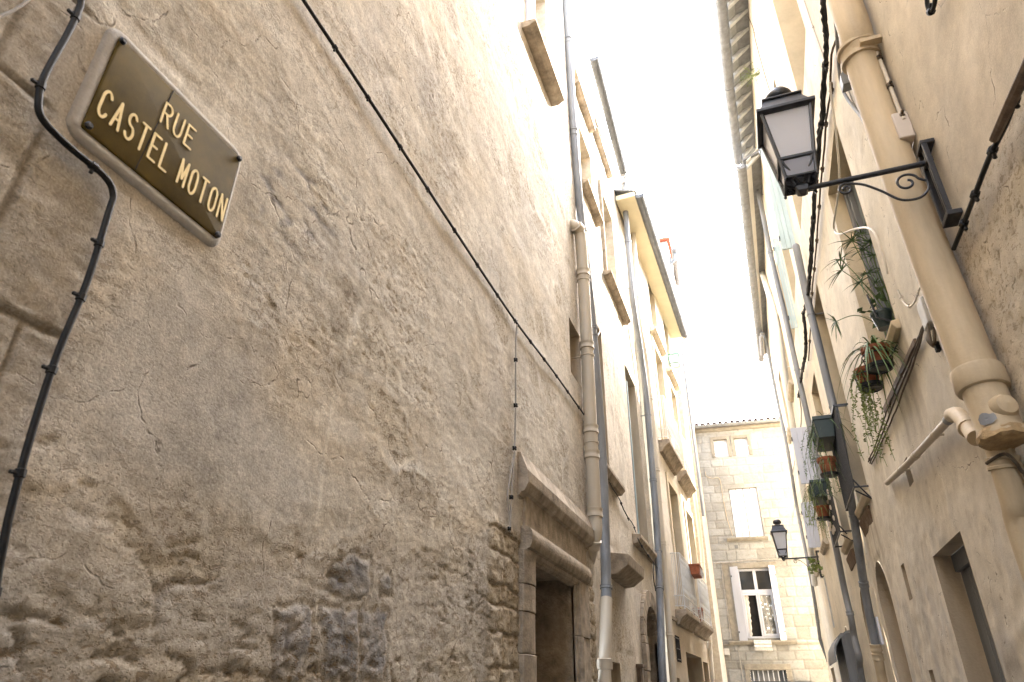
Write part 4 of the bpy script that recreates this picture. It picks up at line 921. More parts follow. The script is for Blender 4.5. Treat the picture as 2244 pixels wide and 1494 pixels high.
def style_r2(U, V):
    h, c = stucco_style((.57,.485,.36), (.61,.53,.41), (.44,.36,.255), .0045, .75, 600)(U, V)
    low = sst(3.9, 2.6, V+.3*fbm(U*1.2,V*1.2,3,605)); c = mixc(c, .55*low, (.53,.435,.31)); h = h+low*.007*fbm(U*6,V*6,5,607)
    pat = sst(.06,.14,fbm(U*1.1,V*1.5,4,611))*sst(2.9,2.5,V); c = mixc(c, .45*pat, (.545,.45,.325)); h = h+.004*pat
    old = sst(.02,.10,fbm(U*.8+3,V*.9,5,613)); c = mixc(c, .4*old, (.50,.435,.34)); c = mixc(c, .5*sst(.03,.0,np.abs(fbm(U*.8+3,V*.9,5,613)-.05))*sst(0,.3,fbm(U*3,V*3,3,614)), (.38,.30,.205)); h = h+.003*old
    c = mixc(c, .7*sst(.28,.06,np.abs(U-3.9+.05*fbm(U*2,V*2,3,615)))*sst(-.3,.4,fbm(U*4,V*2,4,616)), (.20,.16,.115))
    sp = sst(.36,.55,fbm(U*18,V*18,4,617)); c = mixc(c, .5*sp*low, (.30,.22,.14)); 
    gr = sst(1.2,.4,V-1.7+.8*fbm(U*2,V*2,4,621))*sst(0,.4,fbm(U*3,V*2,4,623)+.1); c = mixc(c, .45*gr, (.30,.27,.235))
    for u0, u1, v in ((4.85,6.1,4.1),(7.9,9.0,3.6),(10.0,11.1,3.55)):     # rain streaks below the sills
        k = sst(u0-.1,u0+.05,U)*sst(u1+.1,u1-.05,U)*sst(v+.05,v-.02,V)*sst(v-1.6,v-.1,V)*sst(-.2,.4,fbm(U*7,V*.6,4,631)); c = mixc(c, .65*k, (.28,.22,.15))
    return h, c
r2 = thing('plastered_house', 'cream plastered right hand house with papyrus window, arch and tall doorway', 'house', (B, 6, 0))
q2 = dict(door=H(5.02,5.93,-.1,2.57,.16), arch=H(8.18,9.0,-.1,2.98,.32,.42), slit=H(7.1,7.26,2.42,2.72,.2), slit2=H(7.05,7.22,1.5,1.85,.2), sq=H(5.86,6.04,3.13,3.33,.06), win=H(5.0,6.04,4.1,6.16,.20), guard=H(7.98,8.85,3.62,6.28,.30), up=H(5.05,6.1,7.46,9.9,.34), up2=H(7.3,8.2,7.3,9.3,.3))
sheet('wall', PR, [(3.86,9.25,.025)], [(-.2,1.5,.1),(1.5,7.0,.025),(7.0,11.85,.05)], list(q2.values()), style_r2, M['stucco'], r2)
w = window(r2, PR, q2['door'], 'reveal', 'panel', 'door', (3, 0), name='doorway', bmat='door')
obj('door_post', MB().fbox(PR, 5.02, 5.09, 0, 2.57, -.15, -.11).fbox(PR, 5.09, 5.93, 2.45, 2.57, -.15, -.115), M['door'], w, bevel=.005)
window(r2, PR, q2['arch'], 'reveal', 'panel', 'door', (3, 0), name='blocked_archway', bmat='reveal')
for k in ('slit', 'slit2'): window(r2, PR, q2[k], 'reveal', 'dark', name='slit_window')
window(r2, PR, q2['sq'], 'reveal', 'panel', 'zinc', (4, 0), name='air_vent', bmat='zincdark')
w = window(r2, PR, q2['win'], 'cream', 'panel', 'greyshutter', (1, 0), bmat='greyshutter')
f = MB(); f.fbox(PR,5.94,6.03,4.1,6.15,-.19,-.13).fbox(PR,5.88,5.92,4.1,6.15,-.19,-.145).fbox(PR,5.01,5.06,4.1,6.15,-.19,-.14); obj('frame', f, M['door'], w, bevel=.004)
window(r2, PR, q2['guard'], 'cream', 'glass', 'palegrey', (1, 3)); window(r2, PR, q2['up'], 'cream', 'glass', 'wood', (1, 3)); window(r2, PR, q2['up2'], 'cream', 'glass', 'wood', (1, 2))
sill(r2, PR, 4.95, 6.1, 4.09, .07, .05, 'cream'); sill(r2, PR, 7.9, 8.95, 3.60, .08, .07, 'cream'); corbel(r2, 8.12, 8.95, 3.46)
def guard(parent, u0, u1, v0, v1, dep, lean=.03):
    mb = MB()
    for v, r in ((v0+.02,.011),(v1,.012)):
        mb.tube([PR.P(u0,v,0), PR.P(u0,v,dep), PR.P(u1,v,dep), PR.P(u1,v,0)], r, 6)
    n = int((u1-u0)/.075)
    for i in range(n+1): u = u0+(u1-u0)*i/n; mb.tube([PR.P(u,v0+.02,dep), PR.P(u,v1,dep)], .0065, 6)
    for v in (v0-.02, v0+.1): mb.tube([PR.P(u0-.01,v0-.12,.0), PR.P(u0-.01,v,dep)], .009, 6)
    mb.fbox(PR,u0,u1,v1-.008,v1+.012,dep-.02,dep+.02)
    return obj('window_guard', mb, M['iron'], parent, angle=50)
guard(r2, 7.9, 8.95, 3.63, 4.60, .14)
for hh in (r1, r2): pass
# third and fourth right hand houses
def style_r3(U, V):
    h, c = stucco_style((.60,.50,.355), (.64,.55,.42), (.52,.42,.29), .004, .4, 700)(U, V)
    low = sst(3.8, 2.6, V); c = mixc(c, .45*low, (.50,.41,.285)); return h, c
r3 = thing('shuttered_house', 'right hand house with pale blue shutters under boarded eaves', 'house', (B, 11, 0))
q3 = dict(win=H(10.12,10.98,3.60,6.02,.30), arch=H(10.05,10.8,-.1,2.95,.3,.42), up=H(9.75,10.6,7.5,9.2,.25), up2=H(11.2,12.0,7.4,9.2,.25))
sheet('wall', PR, [(9.25,12.4,.04)], [(-.2,11.85,.04)], list(q3.values()), style_r3, M['stucco'], r3)
window(r3, PR, q3['win'], 'cream', 'glass', 'palegrey', (1, 3)); sill(r3, PR, 10.0, 11.1, 3.58, .08, .07, 'cream'); corbel(r3, 10.25, 11.0, 3.40); guard(r3, 10.02, 11.08, 3.6, 4.5, .14)
w = window(r3, PR, q3['arch'], 'reveal', 'panel', 'palegrey', (7, 0), name='archway', bmat='palegrey')
for k in ('up', 'up2'): window(r3, PR, q3[k], 'cream', 'glass', 'palegrey', (1, 2))
def leaf(parent, p, x0, x1, z0, z1, th=.035, m='blueshutter', tilt=0.):
    mb = MB(); c = Vector((x1, p, 0)); Rm = Matrix.Translation(c)@Matrix.Rotation(tilt, 4, 'Z')@Matrix.Translation(-c)
    n = 3
    for i in range(n): a = x0+(x1-x0)*i/n; b = x0+(x1-x0)*(i+1)/n; mb.box(a+.002, b-.002, p-th/2, p+th/2, z0, z1, Rm)
    for z in (z0+.2, z1-.2): mb.box(x0+.01, x1-.01, p+th/2, p+th/2+.02, z-.05, z+.05, Rm)
    s_ = obj('shutter', mb, M[m], parent, bevel=.003)
    obj('hinge', MB().box(x0-.012, x0+.004, p-.03, p+.03, z0+.18, z0+.24, Rm).box(x0-.012, x0+.004, p-.03, p+.03, z1-.24, z1-.18, Rm), M['iron'], s_)
    return s_
s1a, s1b = at_y(1715,551,8.85), at_y(1749,538,8.85); leaf(r2, 8.85, s1a.x, B-.01, (s1a.z+s1b.z)/2, 9.6)
s2a = at_y(1737,719,10.7); s2b = at_y(1690,507,10.7); leaf(r3, 10.7, s2a.x-.02, B-.01, s2a.z, 8.95, tilt=math.radians(-6))
r4 = thing('narrow_house', 'far right hand house, pale plaster, last before the cross street', 'house', (B, 16, 0))
q4 = dict(win=H(13.4,14.3,4.2,6.0,.25), win2=H(16.2,17.0,4.2,6.0,.25), a1=H(13.3,13.75,1.7,2.75,.2,.22), a2=H(16.0,16.4,1.4,2.3,.2,.2), up=H(13.6,14.4,7.4,9.0,.25), up2=H(16.4,17.2,7.4,9.0,.25), door=H(18.0,19.0,-.1,2.3,.3))
sheet('wall', PR, [(12.4,19.8,.05)], [(-.2,11.05,.05)], list(q4.values()), style_r3, M['stucco'], r4)
for k, q in q4.items():
    if k[0] == 'a': window(r4, PR, q, 'reveal', 'panel', 'door', (1, 0), name='arched_window', bmat='reveal')
    elif k == 'door': window(r4, PR, q, 'reveal', 'panel', 'door', (3, 0), name='doorway', bmat='door')
    else: window(r4, PR, q, 'cream', 'glass', 'white', (1, 2)); sill(r4, PR, q['u'][0]-.1, q['u'][1]+.1, q['v'][0]-.02, .1, .09, 'stone_pale')
obj('side_wall', MB().quad((B,19.8,0),(B+6,19.8,0),(B+6,19.8,10.6),(B,19.8,10.6)), M['cream'], r4, fix=False)
leaf(r4, 14.75, B-.24, B-.01, 4.3, 5.2, m='palegrey', tilt=math.radians(-10))
sh = at_y(1752,938,12.75); leaf(r4, 12.72, B-.30, B-.01, sh.z-1.05, sh.z, m='palegrey')
# eaves, rafters and gutters on the right
def eaves(house, g0, g1, zin, m_board='rafter', step=.36):
    g0, g1 = Vector(g0), Vector(g1); out = Vector((.10,0,.06))
    i0, i1 = Vector((B+.02, g0.y, zin)), Vector((B+.02, g1.y, zin))
    r = obj('roof', MB().hexa([g0+out+Vector((-.05,0,.05)), g1+out+Vector((-.05,0,.05)), Vector((B+6,g1.y,zin+2.1)), Vector((B+6,g0.y,zin+2.1)), g0+out+Vector((-.05,0,.09)), g1+out+Vector((-.05,0,.09)), Vector((B+6,g1.y,zin+2.16)), Vector((B+6,g0.y,zin+2.16))]), M['zinc'], house)
    bd = MB(); n = 3
    for k in range(n):
        f0, f1 = k/n+.006, (k+1)/n-.006
        a0, a1, b0, b1 = (g0+out).lerp(i0,f0), (g1+out).lerp(i1,f0), (g0+out).lerp(i0,f1), (g1+out).lerp(i1,f1); u = Vector((0,0,.02))
        bd.hexa([a0,a1,b1,b0,a0+u,a1+u,b1+u,b0+u])
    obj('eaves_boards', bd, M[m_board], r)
    y = g0.y+.1; L_ = g1.y-g0.y
    while y < g1.y-.05:
        f = (y-g0.y)/L_; a = g0.lerp(g1,f)+out; b = i0.lerp(i1,f); d = Vector((0,0,-.12)); w = Vector((0,.035,0))
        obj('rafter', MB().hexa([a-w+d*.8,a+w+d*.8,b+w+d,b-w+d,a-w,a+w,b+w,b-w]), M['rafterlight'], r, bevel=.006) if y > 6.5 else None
        y += step
    return r
e1a, e1b = at_z(1573,-2,11.40), at_z(1618,357,11.40); e0 = Vector((e1a.x-.02, -6, 11.40)); 
obj('roof', MB().hexa([Vector((e1a.x,-16,11.42)),Vector((e1a.x,3.86,11.42)),Vector((B+6,3.86,13.3)),Vector((B+6,-16,13.3)),Vector((e1a.x,-16,11.5)),Vector((e1a.x,3.86,11.5)),Vector((B+6,3.86,13.4)),Vector((B+6,-16,13.4))]), M['tile'], r1)  # unseen roof, lengthened along with the wall behind the camera
ra = eaves(r2, Vector((e1a.x+.02,3.9,11.40)), Vector((e1a.lerp(e1b,.47).x,9.25,11.40)), 11.8); half_gutter('gutter', Vector((e1a.x+.01,3.9,11.42)), Vector((e1a.lerp(e1b,.47).x,9.25,11.42)), .085, 'zinc', ra, 9)
rb = eaves(r3, Vector((e1a.lerp(e1b,.47).x,9.27,11.40)), e1b, 11.8); half_gutter('gutter', Vector((e1a.lerp(e1b,.47).x,9.27,11.42)), e1b+Vector((0,0,.02)), .085, 'zinc', rb, 4)
e2a, e2b = at_z(1624,362,10.62), at_z(1668,788,10.62)
rc = eaves(r4, e2a, e2b, 11.0, 'whitepipe', 30); half_gutter('gutter', e2a, e2b, .085, 'zinc', rc, 14)
obj('roof_extension', MB().box(e2a.x+.1, B+.02, 11.2, 12.4, 11.6, 11.66), M['rafter'], rb)
# small weeds on the gutter board
def tuft(name, label, c, n, h, spread, m, grp=None):
    mb = MB(); c = Vector(c)
    for i in range(n):
        a = random.uniform(0, 6.28); l = h*random.uniform(.5,1); d = Vector((math.cos(a)*spread, math.sin(a)*spread, random.uniform(-.4,1))).normalized()*l
        p = [c, c+d*.5+Vector((0,0,l*.1)), c+d]
        mb.tube(p, [.003,.002,.001], 4)
        for k in range(9): q = c.lerp(c+d, random.uniform(.3,1)); s_ = Vector((random.uniform(-1,1),random.uniform(-1,1),random.uniform(-.6,1)))*.03; mb.quad(q, q+s_*.5+Vector((.008,.004,0)), q+s_, q+s_*.5-Vector((.008,.004,0)))
    o = obj(name, mb, M[m], None, label, 'plant', grp, loc=c, fix=False); return o
tuft('weed', 'wispy pale weed growing between the boarded eaves and the plaster', PR.at(1652,165,.10), 26, .32, 1, 'leafpale')
# ---- right hand pipes
P1 = [PR.at(1796,-140,.11),PR.at(1868,50,.11),PR.at(1892,145,.11),PR.at(1955,330,.11),PR.at(2040,560,.11),PR.at(2112,745,.11),PR.at(2154,850,.11)]
t = pipe('drainpipe', 'fat ochre soil pipe with a chipped lower end running up the right wall', P1, .098, 'ochre', [], seg=5, ringr=1.22, ringh=.055, n=28)
p = PR.at(1884,120,.11); ax = (P1[3]-P1[1]).normalized()
obj('clamp', MB().lathe([(.098,-.07),(.114,-.066),(.130,-.05),(.130,-.03),(.114,-.02),(.108,.03),(.120,.036),(.120,.062),(.098,.066)], p, 28, ax).box(p.x-.02,p.x+.13,p.y-.15,p.y-.10,p.z-.05,p.z-.02), M['ochre'], t, angle=30)
e0, e1 = PR.at(2154,850,.11), PR.at(2200,962,.11)
obj('socket', MB().tube([e0,e0.lerp(e1,.8),e0.lerp(e1,.95),e1],[.092,.092,.104,.100],28), M['ochre'], t, angle=40)
cp = PR.at(2148,836,.11); obj('collar', MB().lathe([(.098,-.065),(.111,-.06),(.115,-.045),(.115,.035),(.109,.05),(.098,.055)], cp, 28, e1-e0), M['ochre'], t, angle=40)
br = PR.at(2195,895,.09); obj('branch', MB().lathe([(.05,-.14),(.062,-.12),(.062,.02),(.045,.05),(.0,.06)], br, 20, (0.25,-1,.1)), M['ochre'], t, angle=40)
def peel(f, hw, hl, m, nm_, seed):
    rr = random.Random(seed); cpt = e0.lerp(e1, f); axv = (e1-e0).normalized(); n_ = Vector((-.55,-.75,-.35)); n_ = (n_-axv*n_.dot(axv)).normalized(); tg = axv.cross(n_)
    rim = [(hw*math.cos(a)*rr.uniform(.7,1.15), hl*math.sin(a)*rr.uniform(.7,1.2)) for a in np.linspace(0, 2*math.pi, 19)[:-1]]; mb = MB()
    P_ = lambda a, l, R_: cpt+axv*l+(n_*math.cos(a)+tg*math.sin(a))*R_
    prev = [P_(0,0,.0990)]*len(rim)
    for k in range(1, 5):
        cur = [P_(a*k/4, l*k/4, .0990+.0035*f) for a, l in rim]
        for q in range(len(rim)): mb.quad(prev[q], prev[(q+1)%len(rim)], cur[(q+1)%len(rim)], cur[q])
        prev = cur
    obj(nm_, mb, M[m], t, fix=False)
peel(.74, .42, .030, 'zinc', 'peeled_patch', 3)
rim = MB(); rr2 = random.Random(8); axv = (e1-e0).normalized(); aa = axv.orthogonal().normalized(); bb = axv.cross(aa)
rim.rings([[e1+axv*(h+rr2.uniform(-.006,.010))+(aa*math.cos(a)+bb*math.sin(a))*(r_+rr2.uniform(-.004,.004)) for a in np.linspace(0, 2*math.pi, 29)[:-1]] for r_, h in ((.100,-.03),(.106,-.012),(.104,.006),(.085,.012))])
obj('broken_rim', rim, M['brownochre'], t, angle=20)
l0, l1 = PR.at(2190,985,.10), PR.at(2262,1230,.10)
t2 = pipe('drainpipe', 'thin ochre pipe coming out under the chipped end of the fat soil pipe', [l0+Vector((0,0,.06)), l0, l0.lerp(l1,.5), l1, l1+Vector((0,-.05,-1.5))], .058, 'ochre', [.06], seg=4, ringh=.03)
obj('wire_tie', MB().tube(smooth_path([l0+Vector((-.07,.0,-.06)),l0+Vector((-.02,-.10,-.05)),l0+Vector((.02,-.08,-.09)),PR.at(2244,1036,.06),PR.at(2300,1046,.06)],6), .008, 6), M['browncable'], t2)
t = pipe('overflow_pipe', 'short slanting beige overflow pipe joined to the fat ochre pipe', [PR.at(1944,1058,.03),PR.at(1990,1015,.05),PR.at(2040,962,.05),PR.at(2088,910,.06)], .024, 'pvc', [.55], brackets=[.3,.8], pl=PR, seg=3)
obj('elbow', MB().tube(smooth_path([PR.at(2086,910,.06),PR.at(2098,908,.07),PR.at(2115,925,.09),PR.at(2140,960,.12)],5), .042, 14).lathe([(.042,-.02),(.052,-.018),(.052,.018),(.042,.02)], PR.at(2122,937,.10), 14, PR.at(2140,960,.12)-PR.at(2115,925,.09)), M['ochre'], t, angle=40)
obj('rubber_joint', MB().lathe([(.024,-.04),(.029,-.038),(.029,.038),(.024,.04)], PR.at(2080,918,.06), 12, PR.at(2088,910,.06)-PR.at(2040,962,.05)), M['zinc'], t)
cable('conduit', 'thin grey conduit following the left edge of the fat ochre pipe', [PR.at(*p, .05) for p in [(1800,-90),(1830,40),(1845,190),(1900,275),(1945,385),(1990,510),(2030,640),(2070,760),(2105,850),(2132,905)]], .013, 'zinc')
# small grey box with a wire
c = PR.at(1858,165,.04)
t = thing('sensor_box', 'small grey wedge shaped box with a wire left of the fat ochre pipe', 'box', c)
obj('housing', MB().rings([[PR.P(u, v, d) for d, v in ((0,c.z-.10),(.10,c.z-.12),(.10,c.z-.02),(0,c.z+.16))] for u in (c.y-.04, c.y+.05)]), M['zinc'], t, bevel=.004)
obj('lead', MB().tube(smooth_path([PR.at(*p, .03) for p in [(1855,182),(1868,220),(1900,285),(1925,325),(1945,372)]], 5), .006, 6), M['greycable'], t)
# pipe run with a cable bundle tied to it
pipe('drainpipe', 'grey zinc downpipe on the cream plastered right house, ochre at the foot', [PR.at(*p, .08) for p in [(1744,540),(1747,552),(1768,650),(1795,760),(1815,845),(1840,950),(1862,1080),(1880,1190),(1893,1280),(1908,1360),(1921,1425)]], .048, 'zinc', [.62,.86], brackets=[.2,.45,.7], pl=PR, ringh=.035)
f0 = PR.at(1921,1425,.08)
t = pipe('drainpipe', 'ochre foot of the grey downpipe beside the arched opening', [f0+Vector((0,0,.03)), PR.at(1928,1460,.08), PR.at(1940,1520,.08), PR.at(1940,1520,.08)-Vector((0,0,1.5))], .055, 'ochre', [.0,.05], seg=3, ringh=.04)
pipe('drainpipe', 'dark zinc downpipe between the blue shuttered house and the narrow house', [PR.at(*p, .08) for p in [(1633,352),(1650,372),(1668,450),(1690,560),(1722,700),(1760,870),(1785,985),(1806,1080),(1828,1180),(1850,1290),(1864,1350),(1872,1395),(1883,1440),(1890,1494)]]+[PR.at(1890,1494,.08)-Vector((0,0,1.6))], .046, 'zinc', [.30,.62,.80], brackets=[.2,.5], pl=PR, ringh=.03)
pipe('drainpipe', 'white painted downpipe on the narrow far right house', [PR.at(*p, .07) for p in [(1661,565),(1668,590),(1700,700),(1722,830),(1745,985),(1757,1060),(1772,1160),(1785,1280)]], .062, 'whitepipe', [.3,.55,.75], brackets=[.42,.65], pl=PR, ringh=.02, ringr=1.08)
pipe('drainpipe', 'slim zinc downpipe on the last corner of the right side ending in a point', [e2b+Vector((.02,-.5,-.08)), PR.at(1668,735,.22), PR.at(1678,742,.07)]+[PR.at(*p, .07) for p in [(1694,830),(1706,890),(1722,965),(1735,1040),(1748,1120),(1770,1230),(1785,1315),(1797,1400)]], .042, 'zinc', [.16,.36,.55,.72,.95], brackets=[.5,.7], pl=PR, ringh=.03)
b0, b1 = PR.at(1797,1400,.07), PR.at(1812,1450,.02); obj('spike', MB().tube([b0, b0.lerp(b1,.3), b1], [.044,.036,.006], 12), M['zincdark'], bpy.data.objects[[o.name for o in bpy.data.objects if o.get('label','').startswith('slim zinc')][0]])
# ---- cables on the right
cable('cable_bundle', 'thick black bundle of cables hanging down the right hand fronts beside the near lamp', [PR.at(*p, .07) for p in [(1790,-60),(1803,0),(1808,60),(1811,110),(1806,170),(1803,240),(1797,290),(1791,360),(1785,430),(1781,500),(1777,560),(1773,620),(1765,672),(1760,690),(1766,730),(1764,780),(1757,820),(1750,868)]], .021, 'rubber', [.09,.17,.27,.34,.41,.48,.56,.63,.70,.76,.82,.88,.94,.99], strands=4, clipsize=.8, seg=5)
cable('festoon_cable', 'thin knotted brown cable right of the black cable bundle', [PR.at(*p, .03) for p in [(1838,80),(1824,110),(1820,175),(1823,190),(1812,250),(1806,330),(1799,400),(1793,480),(1787,560),(1779,650),(1776,720),(1772,790)]], .010, 'browncable', [.12,.2,.3,.4,.5,.6,.7,.8,.9], wob=.008, clipsize=1.2)
cable('festoon_cable', 'twisted beige cord dropping beside the far white downpipe', [PR.at(*p, .05) for p in [(1752,870),(1756,900),(1754,940),(1748,975),(1742,1010),(1735,1060),(1742,1100),(1735,1150)]], .012, 'greycable', [.15,.3,.45,.6,.75,.9], wob=.015)
cable('loose_wire', 'white wire crossing in front of the papyrus window beneath the near lamp', [PR.at(*p, .12) for p in [(1818,180),(1824,230),(1832,290),(1838,360),(1839,405),(1833,450),(1827,490),(1830,508),(1842,513)]]+[PR.at(*p, .04) for p in [(1880,500),(1912,505),(1935,560),(1945,600)]], .009, 'whitecable')
cable('loose_wire', 'frayed white wire curling on plaster between the papyrus window and ochre pipe', [PR.at(*p, .02) for p in [(1968,635),(1978,660),(1992,672),(2005,660),(2012,640),(2022,618)]], .007, 'whitecable', [.1,.4,.75])
cable('loose_wire', 'thin wire slanting on the upper plaster above the near lamp', [PR.at(*p, .02) for p in [(1762,0),(1778,48),(1800,110),(1815,150)]], .006, 'greycable', [.4])
cable('loose_wire', 'thin brown wire on the sunlit plaster left of the near lamp head', [PR.at(*p, .02) for p in [(1636,30),(1650,60),(1656,90),(1675,160),(1692,215)]], .006, 'browncable', [.35])
cable('dark_cable', 'dark cable running along the nearest right house to the fat ochre pipe', [PR.at(*p, .03) for p in [(2330,40),(2244,170),(2205,270),(2168,345),(2135,430),(2108,500),(2090,545)]], .012, 'rubber', [.3,.5,.7,.85])
obj('wood_strip', MB().tube([PR.at(2262,125,.06), PR.at(2215,225,.05), PR.at(2178,305,.05)], [.024,.022,.018], 8), M['wood'], None, 'dark sleeve of lagging over the cable on the nearest right house', 'cable sleeve', loc=PR.at(2178,305,.05))
cable('dark_cable', 'short black loop of cable hanging into the top right corner', [PR.at(*p, .04) for p in [(2030,-20),(2032,8),(2036,22),(2042,24),(2048,8),(2050,-20)]], .011, 'rubber', [.5])
cable('conduit', 'beige conduit with clips rising behind the fat ochre pipe from the switch box', [PR.at(*p, .03) for p in [(1860,-60),(1880,5),(1905,75),(1930,135),(1953,195),(1972,245),(1981,262)]], .012, 'creampipe', [.22,.42,.6,.78,.97], clipm='browncable')
c = PR.at(1992,290,.0)
t = thing('junction_box', 'beige plastic switch box just above the near lamp bracket', 'box', c)
obj('housing', MB().fbox(PR, c.y-.085, c.y+.085, c.z-.10, c.z+.10, .0, .085), M['boxplastic'], t, bevel=.008)
obj('cover', MB().fbox(PR, c.y-.03, c.y+.04, c.z-.105, c.z-.045, .085, .112), M['boxplastic'], t, bevel=.006)
obj('lead', MB().tube([PR.P(c.y+.02,c.z-.1,.04), PR.P(c.y+.01,c.z-.22,.03)], .011, 8).tube([PR.P(c.y-.03,c.z-.1,.04), PR.P(c.y-.02,c.z-.22,.03)], .011, 8), M['creampipe'], t)
c = PR.at(2040,690,.0)
t = thing('junction_box', 'dusty white junction box with loose wires beside the fat ochre pipe', 'box', c)
obj('housing', MB().fbox(PR, c.y-.07, c.y+.07, c.z-.08, c.z+.11, .0, .045), M['greyplastic'], t, bevel=.012)
mb = MB()
for k in range(5): a = c+Vector((-.03-.005*k,.05-.03*k,-.09)); mb.tube(smooth_path([a, a+Vector((-.02,-.01,-.06-.02*k)), a+Vector((.0,-.03,-.12)), a+Vector((.01,-.05,-.05))],4), .008, 6)
obj('loose_wires', mb, M['browncable'], t)
obj('connector', MB().fbox(PR, c.y-.02, c.y+.02, c.z-.25, c.z-.19, .01, .035), M['rubber'], t, bevel=.003)
w0, w1 = PR.at(2001,748,.03), PR.at(1934,900,.03)
obj('wooden_batten', MB().hexa([w0+Vector((.025,0,-.02)),w1+Vector((.025,0,-.022)),w1+Vector((.025,0,.028)),w0+Vector((.025,0,.024)),w0+Vector((.005,0,-.02)),w1+Vector((.005,0,-.022)),w1+Vector((.005,0,.028)),w0+Vector((.005,0,.024))]), M['wood'], None, 'dark weathered wooden batten slanting below the pots on the cream plaster', 'batten', loc=w0, bevel=.006)
for k, (o_, lab) in enumerate(((0,'upper brown wire running beside the dark wooden batten'),(14,'lower brown wire sagging away from the dark wooden batten'),(7,'frayed brown strand between the two wires under the batten'))):
    cable('brown_wire', lab, [PR.at(*p, .02) for p in [(2030-o_*.2,700+o_*.3),(2005+o_*.4,755+o_),(1972+o_*.8,830+o_*1.2),(1945+o_,895+o_),(1932+o_*.6,935+o_),(1918+o_*.5,975+o_*.7),(1903+o_*.5,1012+o_*.3)]], .007, 'browncable', [.3,.5,.97] if k == 0 else (), wob=.005)
